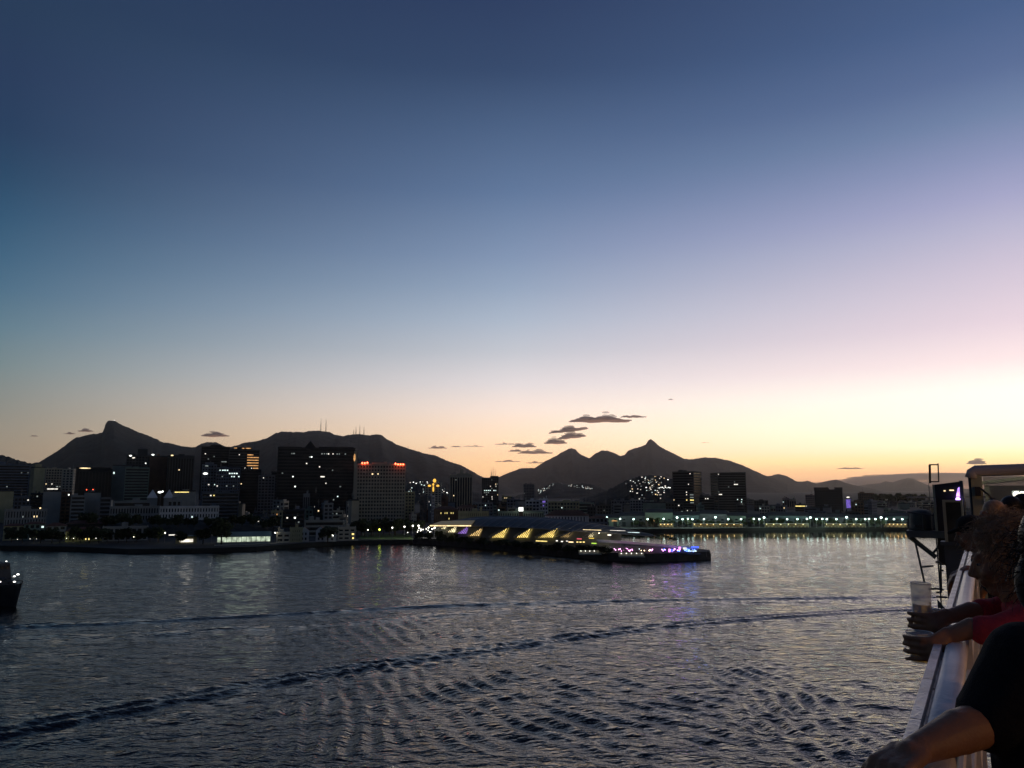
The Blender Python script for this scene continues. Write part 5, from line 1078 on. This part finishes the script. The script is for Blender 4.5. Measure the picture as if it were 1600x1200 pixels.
# tall framed door panel and blue-grey bulwark under it
uu = 15.0
a, b2 = S(1472, 781, uu), S(1508, 851, uu); e = sthing('door_panel', uu, b2.y, b2.z, 'tall dark panel in a pale metal frame beside the boat platform', 'door'); base = Vector((uu, b2.y, b2.z)); a = a-base; t_ = .045
MB().box(0,.04,.02,a.y-.02,.0,a.z-.02).build('panel', mat('dark_panel', (.05,.055,.045), rough=.35, var=.6, scale=3), e)
MB().box(-.03,.05,a.y-t_,a.y,.0,a.z).build('frame_side', SPALE, e); MB().box(-.03,.05,-.012,.018,0,a.z).build('frame_side', SPALE, e); MB().box(-.028,.052,.02,a.y-t_-.002,a.z-.04,a.z-.001).build('frame_top', SPALE, e)
a, b2 = S(1475, 852, uu), S(1530, 990, uu); e = sthing('bulwark', uu, b2.y, b2.z-.6, 'dark blue-grey steel bulwark below the framed panel', 'bulwark'); base = Vector((uu, b2.y, b2.z-.6)); a = a-base
a1 = S(1483, 960, uu)-base
MB().hexa([(0,0,0),(.3,0,0),(.3,a1.y,0),(0,a1.y,0)][::-1], [(0,0,a.z),(.3,0,a.z),(.3,a.y,a.z),(0,a.y,a.z)][::-1]).build('plate', SGREY, e); MB().box(-.05,.35,0,a.y+.05,a.z+.002,a.z+.06).build('cap', SGREY, e)
# ================================================================== PEOPLE
def skinmat(n, c): 
    m = mat(n, c, rough=.5, var=.12, scale=18, bump=.1, bscale=160); m.node_tree.nodes['Principled BSDF'].inputs['Subsurface Weight'].default_value = .0; return m
SK1 = skinmat('skin_tan', (.34,.17,.09)); SK2 = skinmat('skin_brown', (.24,.12,.07))
class Caps:
    def __init__(s): s.mb = MB()
    def c(s, p, rp, q_, rq, n=12):
        p, q_ = Vector(p), Vector(q_); s.mb.ball(p, rp, n, 8); s.mb.ball(q_, rq, n, 8)
        if (q_-p).length > 1e-4: s.mb.tube([p, q_], [rp*.985, rq*.985], n)
        return s
    def chain(s, pts):
        for (p, r1), (q_, r2) in zip(pts[:-1], pts[1:]): s.c(p, r1, q_, r2)
        return s
    def b(s, p, r, sq=(1,1,1), n=14): s.mb.ball(p, r, n, 9, sq); return s
def blob(name, caps, m, parent, voxel=.007, smooth=4, origin=None):
    me = caps.mb.mesh(name, m); o = link(name, me)
    r_ = o.modifiers.new('r', 'REMESH'); r_.mode = 'VOXEL'; r_.voxel_size = voxel; r_.use_smooth_shade = True
    s_ = o.modifiers.new('s', 'SMOOTH'); s_.iterations = smooth; s_.factor = .5
    dg = bpy.context.evaluated_depsgraph_get(); m2 = bpy.data.meshes.new_from_object(o.evaluated_get(dg)); o.modifiers.clear(); o.data = m2; bpy.data.meshes.remove(me)
    if not m2.materials: m2.materials.append(m)
    if origin is not None: m2.transform(Matrix.Translation(-Vector(origin)))
    o.parent = parent; return o
UP = Vector((0,0,1))
def head(cp, c, f, s=1.0, neck=None):
    f = Vector(f).normalized(); sd = f.cross(UP).normalized(); up = sd.cross(f).normalized(); c = Vector(c); g = lambda a, b, d: c+(f*a+sd*b+up*d)*s
    cp.b(g(-.014,0,.028), .089*s, (1,.93,1.0)).b(g(.02,0,-.015), .073*s)
    cp.c(g(.05,0,-.085), .027*s, g(-.005,0,-.06), .055*s); cp.c(g(.084,0,.02), .011*s, g(.108,0,-.02), .0135*s)
    for k in (-1, 1):
        cp.b(g(.074,k*.028,.032), .017*s); cp.b(g(.058,k*.042,-.022), .026*s); cp.b(g(-.005,k*.086,-.005), .018*s, (1.2,.6,1.6)); cp.b(g(.1,k*.011,-.03), .008*s)
    cp.c(g(.083,.02,-.05), .009*s, g(.083,-.02,-.05), .009*s); cp.c(g(.08,.016,-.062), .009*s, g(.08,-.016,-.062), .009*s)
    if neck is not None: cp.c(g(-.025,0,-.06), .052*s, neck, .062*s)
    return g
def eyes(g, parent, org):
    for k in (-1, 1):
        w_ = MB().ball(Vector(g(.07,k*.03,.012))-Vector(org), .0125, 8, 6).build('eye', mat('eye_white', (.25,.22,.2), rough=.2), parent, True)
        MB().ball(Vector(g(.0795,k*.0305,.012))-Vector(org), .0055, 8, 6).build('iris', HULLD, w_, True)
def grip(cp, c, rad, zc, ang0, sgn, wrist):
    """hand round an upright cup: palm at ang0, four fingers round one way, thumb round the other"""
    c = Vector(c); wrist = Vector(wrist)
    at = lambda a, z, rr: Vector((c.x+rr*math.cos(a), c.y+rr*math.sin(a), zc+z))
    R0 = rad+.014
    for i, (ln, r_) in enumerate(((2.0,.0085),(2.2,.009),(2.1,.0088),(1.75,.0078))):
        z = .034-i*.0215; bs = at(ang0-.12*sgn, z*.95, R0+.012); pts = [(wrist+Vector((0,0,z*.45)), .017), (bs, .0125)]
        for k in range(1, 6): pts.append((at(ang0+sgn*ln*k/5, z-.004*k/5*i, R0-.002+.004*math.sin(k*1.9)+(.004 if k in (1,3) else 0)), r_*(1.08-.05*k)))
        cp.chain(pts)
    cp.c(wrist, .026, at(ang0-.35*sgn, 0, R0+.014), .03); cp.c(at(ang0-.2*sgn, .02, R0+.012), .02, at(ang0-.2*sgn, -.03, R0+.012), .018)
    cp.chain([(wrist+Vector((0,0,.012)), .018), (at(ang0-.75*sgn, .02, R0+.012), .0155), (at(ang0-1.25*sgn, .034, R0), .0115), (at(ang0-1.75*sgn, .04, R0-.002), .0095)])
def open_hand(cp, wrist, d, n, s=1.0, curl=.35, side=1):
    wrist, d, n = Vector(wrist), Vector(d).normalized(), Vector(n).normalized(); sd = d.cross(n).normalized()*side
    cp.c(wrist, .024*s, wrist+d*.03*s, .026*s)
    for i, (off, ln, r_) in enumerate(((-.033,.9,.0088),(-.011,1.0,.0092),(.011,.95,.009),(.032,.76,.0078))):
        p = wrist+d*.088*s+sd*off*s; cp.c(wrist+d*.02*s+sd*off*.6*s, .016*s, p, .0125*s); a = .2; 
        for k, l_ in enumerate((.045,.028,.022)):
            a += curl; dd = d*math.cos(a)-n*math.sin(a); q_ = p+(dd+sd*off*1.2)*l_*ln*s; cp.c(p, r_*s*(1.1-.1*k), q_, r_*s*(1.0-.1*k)); p = q_
    p = wrist+d*.03*s-sd*.03*s; cp.chain([(wrist+d*.012*s-sd*.01*s, .019*s), (p, .016*s), (p+(d*.032-sd*.02-n*.012)*s, .0115*s), (p+(d*.058-sd*.024-n*.02)*s, .0095*s)])
def legs(cp, hip, foot_o, fac=1.0, du=.09):
    for k in (-1, 1):
        h_ = Vector(hip)+Vector((k*du,0,0)); kn = Vector((h_.x, (h_.y+foot_o)/2+.06, (h_.z+DECK)/2+.02)); an = Vector((h_.x, foot_o, DECK+.08))
        cp.chain([(h_, .085), (kn, .058), (an, .04)]); cp.c(an-Vector((0,0,.03)), .045, an+Vector((0,.15,-.045)), .034)
def pthing(u, o, label): e_ = sthing('person', u, o, DECK, label, 'person'); return e_, Vector((u, o, DECK))
def strands(name, c, n, r0, ln, seed, m, parent, org, avoid, rad=.0011, curl=.02, squash=(1,1,1)):
    r_ = random.Random(seed); mb = MB(); c = Vector(c); avoid = Vector(avoid).normalized()
    for i in range(n):
        while True:
            d = Vector((r_.gauss(0,1), r_.gauss(0,1), r_.gauss(.2,1))).normalized()
            if d.dot(avoid) < .45 and d.z > -.75: break
        p = c+Vector((d.x*squash[0], d.y*squash[1], d.z*squash[2]))*r0*r_.uniform(.85,1.0); dd = (d+Vector((r_.gauss(0,.45), r_.gauss(0,.45), r_.gauss(0,.4)))).normalized(); pts = [p]; ph = r_.uniform(0,6.28); a = dd.orthogonal().normalized(); b2 = dd.cross(a); L_ = ln*r_.uniform(.5,1.25)
        for k in range(1, 7):
            t_ = k/6; p2 = p+dd*L_*t_+(a*math.cos(ph+t_*7)+b2*math.sin(ph+t_*7))*curl*t_**.6+Vector((0,0,-.35*L_*t_*t_)); pts.append(p2)
        mb.tube([q_-Vector(org) for q_ in pts], [rad*(1-.1*k) for k in range(7)], 3, False)
    o = mb.build(name, m, parent); return o
HAIRB = mat('hair_brown', (.34,.22,.13), rough=.5, var=.4, scale=30); HAIRK = mat('hair_black', (.012,.010,.010), rough=.45); BLACKC = mat('black_cotton', (.010,.010,.011), rough=.9, var=.3, scale=40, bump=.3, bscale=220)
REDC = mat('red_cotton', (.45,.04,.055), rough=.85, var=.2, scale=30, bump=.3, bscale=200); DENIM = mat('dark_trousers', (.02,.024,.035), rough=.9); GREYC = mat('grey_cotton', (.12,.12,.13), rough=.9); BLUEC = mat('navy_cotton', (.03,.04,.07), rough=.9)
# ---- woman in the red top, leaning on the rail with two cups
c1 = S(1438.5, 955, 3.36); c2 = S(1437, 1000, 3.12)
e, org = pthing(3.38, -.42, 'person with frizzy brown hair in a red top at the rail, holding two cups')
hip = Vector((3.40,-.46,-.74)); chest = Vector((3.39,-.14,-.50)); nk = Vector((3.38,-.075,-.375)); hc = S(1566, 880, 3.38); f_ = Vector((-.12,1,-.22))
LS, RS = Vector((3.19,-.10,-.45)), Vector((3.56,-.10,-.44)); LE, RE = Vector((3.13,-.005,-.475)), Vector((3.52,.0,-.465)); LW, RW = Vector((3.12, c2.y-.085, -.505)), Vector((3.37, c1.y-.085, -.475))
z2 = S(1437, 1010, 3.12).z; z1 = S(1438, 972, 3.36).z
cp = Caps(); g = head(cp, hc, f_, 1.0, nk); cp.chain([(hip, .12), ((hip+chest)/2, .105), (chest, .115), (nk, .055)]); cp.c(LS, .05, RS, .05)
cp.chain([(LS, .05), (LE, .04), ((LE+LW)/2+Vector((0,0,.018)), .036), (LW, .026)]); cp.chain([(RS, .05), (RE, .04), ((RE+RW)/2+Vector((0,0,.012)), .036), (RW, .026)]); legs(cp, hip, -.40)
grip(cp, (c2.x, c2.y), .036, z2, R(-150), -1, LW); grip(cp, (c1.x, c1.y), .03, z1, R(-150), -1, RW)
blob('body', cp, SK1, e, .0055, 3, org); eyes(g, e, org)
cp = Caps(); cp.chain([(hip+Vector((0,.0,.0)), .135), ((hip+chest)/2, .122), (chest, .132), (nk+Vector((0,-.02,-.05)), .075)]); cp.c(LS, .066, RS, .066); cp.chain([(LS, .068), (LE, .054), (LE*.72+LW*.28+Vector((0,0,.008)), .05)]); cp.chain([(RS, .068), (RE, .054), (RE*.75+RW*.25+Vector((0,0,.006)), .05)]); blob('shirt', cp, REDC, e, .008, 4, org)
cp = Caps(); h2 = hip+Vector((0,0,.02)); cp.b(hip, .135)
for k in (-1, 1):
    h_ = hip+Vector((k*.09,0,0)); kn = Vector((h_.x, (h_.y-.40)/2+.06, (h_.z+DECK)/2+.02)); cp.chain([(h_, .1), (kn, .072), (Vector((h_.x,-.40,DECK+.1)), .056)])
blob('trousers', cp, DENIM, e, .012, 3, org)
cp = Caps(); cp.b(g(-.045,0,.06), .105, (1.05,1.05,.95)).b(g(-.085,0,-.02), .10, (1,1.05,1.2)).b(g(-.06,-.06,-.03), .065).b(g(-.06,.06,-.03), .065).b(g(.02,0,.095), .05).b(g(-.08,0,-.12), .075)
hr = blob('hair', cp, HAIRB, e, .009, 3, org)
hs = strands('hair_strands', g(-.05,0,.02), 4200, .11, .095, 3, HAIRB, hr, org, Vector(f_)*1.0+Vector((0,0,-.5)), squash=(1.0,1.0,1.05)); hs['kind'] = 'stuff'
# ---- nearest person in black, forearm on the rail
e, org = pthing(2.02, -.42, 'nearest person in a black T-shirt with one forearm lying on the rail')
hc = S(1672, 885, 2.08); chest = S(1672, 1095, 1.98); nk = S(1690, 990, 2.06); hip = Vector((1.95,-.19,-.84)); LS = S(1606, 1036, 1.90); LE = S(1548, 1128, 1.86); LW = S(1437, 1170, 1.70); RS = S(1700, 1040, 2.20); RE = S(1680,1090,2.32); RW = S(1690,1075,2.40)
f_ = Vector((1,.35,-.1)); cp = Caps(); g = head(cp, hc, f_, 1.0, nk); cp.chain([(hip, .125), ((hip+chest)/2, .115), (chest, .12), (nk, .058)]); cp.c(LS, .055, RS, .055)
cp.chain([(LS, .055), (LE, .043), (LE*.55+LW*.45+Vector((0,0,.004)), .042), (LW, .028)]); hd_ = S(1392, 1196, 1.63); open_hand(cp, LW, hd_-LW, UP, 1.0, .5, -1); cp.chain([(RS, .055), (RE, .043), (RW, .028)]); legs(cp, hip, -.45)
blob('body', cp, SK1, e, .0055, 3, org); eyes(g, e, org)
cp = Caps(); cp.chain([(hip, .145), ((hip+chest)/2, .138), (chest, .145), (nk+Vector((0,0,-.06)), .085)]); cp.c(LS, .082, RS, .074); hm_ = LS*.08+LE*.92; cp.c(LS, .082, hm_, .070); cp.c((LS+chest)/2, .12, hip+Vector((-.03,.07,.12)), .15); cp.c(RS, .072, RE, .062); blob('shirt', cp, BLACKC, e, .008, 4, org)
cp = Caps(); cp.b(hip, .147)
for k in (-1, 1): h_ = hip+Vector((k*.09,0,0)); cp.chain([(h_, .105), (Vector((h_.x, -.41, (h_.z+DECK)/2)), .075), (Vector((h_.x,-.45,DECK+.1)), .06)])
blob('trousers', cp, DENIM, e, .012, 3, org)
cp = Caps(); cp.b(g(-.03,0,.05), .104).b(g(-.06,0,-.03), .10, (1,1,1.3)).b(g(-.02,-.07,-.04), .05, (1,1,1.5)).b(g(-.02,.07,-.04), .05, (1,1,1.5)); hr = blob('hair', cp, HAIRK, e, .009, 3, org)
hs = strands('hair_strands', g(-.045,0,.01), 900, .112, .05, 5, HAIRK, hr, org, f_, curl=.01); hs['kind'] = 'stuff'
# ---- person in a cap farther along, hands clasped on the rail end
e, org = pthing(6.6, -.30, 'person in a dark peaked cap leaning on the far end of the rail')
hc = S(1517, 836, 6.6); f_ = Vector((-.1,1,-.25)); nk = hc+Vector((0,-.06,-.14)); chest = nk+Vector((0,-.10,-.16)); hip = Vector((6.6,-.40,-.78)); LS, RS = nk+Vector((-.19,-.03,-.06)), nk+Vector((.19,-.03,-.06))
LW = S(1512, 892, 5.9); RW = LW+Vector((.12,.0,0)); LE = (LS+LW)/2+Vector((-.03,-.05,-.06)); RE = (RS+RW)/2+Vector((.08,-.04,-.08))
cp = Caps(); g = head(cp, hc, f_, 1.0, nk); cp.chain([(hip, .12), (chest, .12), (nk, .058)]); cp.c(LS, .052, RS, .052); cp.chain([(LS, .052), (LE, .042), (LW, .028)]); cp.chain([(RS, .052), (RE, .042), (RW, .028)]); open_hand(cp, LW, (-.1,.6,-.3), UP, 1.1, .6); open_hand(cp, RW, (-.6,.6,-.3), UP, 1.1, .6, -1); legs(cp, hip, -.35)
blob('body', cp, SK2, e, .008, 3, org); eyes(g, e, org)
cp = Caps(); cp.chain([(hip, .135), (chest, .138), (nk+Vector((0,0,-.05)), .078)]); cp.c(LS, .068, RS, .068); cp.c(LS, .068, LE, .056); cp.c(RS, .068, RE, .056); blob('shirt', cp, BLUEC, e, .01, 4, org)
cp = Caps(); cp.b(hip, .14)
for k in (-1, 1): h_ = hip+Vector((k*.09,0,0)); cp.chain([(h_, .105), (Vector((h_.x, -.34, (h_.z+DECK)/2)), .075), (Vector((h_.x,-.35,DECK+.1)), .06)])
blob('trousers', cp, DENIM, e, .014, 3, org)
cp = Caps(); cp.b(g(-.02,0,.062), .099, (1.04,1.04,.85)); cp.chain([(g(.06,-.05,.062), .014), (g(.135,0,.045), .012), (g(.06,.05,.062), .014)]); cp.c(g(.07,0,.06), .016, g(.13,0,.046), .014); blob('cap', cp, BLACKC, e, .008, 3, org)
# ---- passengers standing farther back
for i, (px, py, u, cl, hr_, lb) in enumerate(((1549,806,8.6,GREYC,HAIRB,'brown-haired passenger behind the person with frizzy hair'),(1575,797,9.6,BLUEC,HAIRK,'dark-haired passenger below the windscreen lamps, left of two'),(1594,792,10.2,GREYC,HAIRK,'dark-haired passenger below the windscreen lamps, right of two'))):
    hc = S(px, py, u); e, org = pthing(u, hc.y, lb); f_ = Vector((-.3+.3*i,1,0)); nk = hc+Vector((0,-.02,-.16)); chest = nk+Vector((0,-.02,-.2)); hip = Vector((u, hc.y-.02, DECK+.9)); LS, RS = nk+Vector((-.2,0,-.07)), nk+Vector((.2,0,-.07))
    cp = Caps(); g = head(cp, hc, f_, 1.0, nk); cp.chain([(hip, .125), (chest, .125), (nk, .058)]); cp.c(LS, .052, RS, .052)
    for s_, k in ((LS, -1), (RS, 1)): el = s_+Vector((k*.05,.02,-.27)); wr = el+Vector((-k*.02,.12,-.2)); cp.chain([(s_, .052), (el, .042), (wr, .028)]); open_hand(cp, wr, (0,.25,-1), (0,1,0), 1.0, .3, k)
    legs(cp, hip, hc.y-.02); blob('body', cp, SK2, e, .011, 3, org); eyes(g, e, org)
    cp = Caps(); cp.chain([(hip, .14), (chest, .142), (nk+Vector((0,0,-.06)), .08)]); cp.c(LS, .068, RS, .068)
    for s_, k in ((LS, -1), (RS, 1)): cp.c(s_, .068, s_+Vector((k*.04,.015,-.2)), .058)
    blob('shirt', cp, cl, e, .012, 4, org); cp = Caps(); cp.b(hip, .145)
    for k in (-1, 1): h_ = hip+Vector((k*.09,0,0)); cp.chain([(h_, .105), (Vector((h_.x, h_.y+.03, (h_.z+DECK)/2)), .075), (Vector((h_.x, h_.y, DECK+.1)), .06)])
    blob('trousers', cp, DENIM, e, .014, 3, org); cp = Caps(); cp.b(g(-.03,0,.05), .102).b(g(-.055,0,-.03), .092, (1,1,1.3)); hq = blob('hair', cp, hr_, e, .01, 3, org)
    hs = strands('hair_strands', g(-.04,0,.02), 500, .106, .03, 30+i, hr_, hq, org, f_, rad=.002, curl=.01); hs['kind'] = 'stuff'
# ---- the cups
pl = bpy.data.materials.new('clear_plastic'); pl.use_nodes = True; b = pl.node_tree.nodes['Principled BSDF']; b.inputs['Base Color'].default_value = (.85,.85,.83,1); b.inputs['Roughness'].default_value = .22; b.inputs['Alpha'].default_value = .32; b.inputs['IOR'].default_value = 1.2
br = bpy.data.materials.new('beer'); br.use_nodes = True; b = br.node_tree.nodes['Principled BSDF']; b.inputs['Base Color'].default_value = (.9,.5,.04,1); b.inputs['Roughness'].default_value = .1; b.inputs['Transmission Weight'].default_value = .85; b.inputs['IOR'].default_value = 1.2
def cup(c, z0, z1, r0, r1, fill, label, liquid, tilt):
    e = sthing('plastic_cup', c.x, c.y, z0, label, 'cup', 'plastic cups'); e.rotation_euler = (R(tilt), 0, SR); h = z1-z0; n = 28
    vs_ = []; fs = []
    for (r_, z) in ((r0, 0), (r1, h), (r1+.0022, h+.001), (r1+.0022, h-.003), (r0+.0015, -.0015)):
        for k in range(n): a = 2*math.pi*k/n; vs_.append((r_*math.cos(a), r_*math.sin(a), z))
    for j in range(4):
        for k in range(n): fs.append((j*n+k, j*n+(k+1) % n, (j+1)*n+(k+1) % n, (j+1)*n+k))
    fs.append(tuple(range(n))); fs.append(tuple(4*n+k for k in range(n-1,-1,-1)))
    MB().add(vs_, fs).build('wall', pl, e, True)
    MB().tube([((r1+.001)*math.cos(2*math.pi*k/n), (r1+.001)*math.sin(2*math.pi*k/n), h) for k in range(n+1)] if False else [((r1+.001)*math.cos(2*math.pi*k/n), (r1+.001)*math.sin(2*math.pi*k/n), h) for k in range(n+1)], .0017, 5).build('rim', mat('plastic_rim', (.75,.75,.73), rough=.3), e, True)
    rf = r0+(r1-r0)*fill; lv = []; lf = []
    for (r_, z) in ((r0-.002, .003), (rf-.002, h*fill)):
        for k in range(n): a = 2*math.pi*k/n; lv.append((r_*math.cos(a), r_*math.sin(a), z))
    for k in range(n): lf.append((k, (k+1) % n, n+(k+1) % n, n+k))
    lf += [tuple(range(n-1,-1,-1)), tuple(range(n, 2*n))]
    MB().add(lv, lf).build('drink', liquid, e)
zt = S(1438, 911, 3.36).z; cup(c1, z1-.05, zt, .027, .035, .6, 'tall clear plastic cup with a little beer held over the rail', br, 2)
zt = S(1437, 988, 3.12).z; cup(c2, zt-.10, zt, .031, .042, .5, 'wide-rimmed clear plastic cup held below the tall one', br, 0)
# ================================================================== HAZE
hz = MB().box(-18000, 18000, -3600, 23500, -1.9, 1180).mesh('haze', None)
hm = bpy.data.materials.new('haze_air'); hm.use_nodes = True; t = hm.node_tree
t.nodes.remove(t.nodes['Principled BSDF']); pv = t.nodes.new('ShaderNodeVolumePrincipled')
pv.inputs['Color'].default_value = (.97, .89, .87, 1); pv.inputs['Density'].default_value = 1.9e-5; pv.inputs['Anisotropy'].default_value = .87
t.links.new(pv.outputs[0], t.nodes['Material Output'].inputs['Volume']); hz.materials.append(hm)
ho = link('haze', hz); ho['kind'] = 'stuff'; ho['label'] = 'thin dusk haze over the harbour and city'
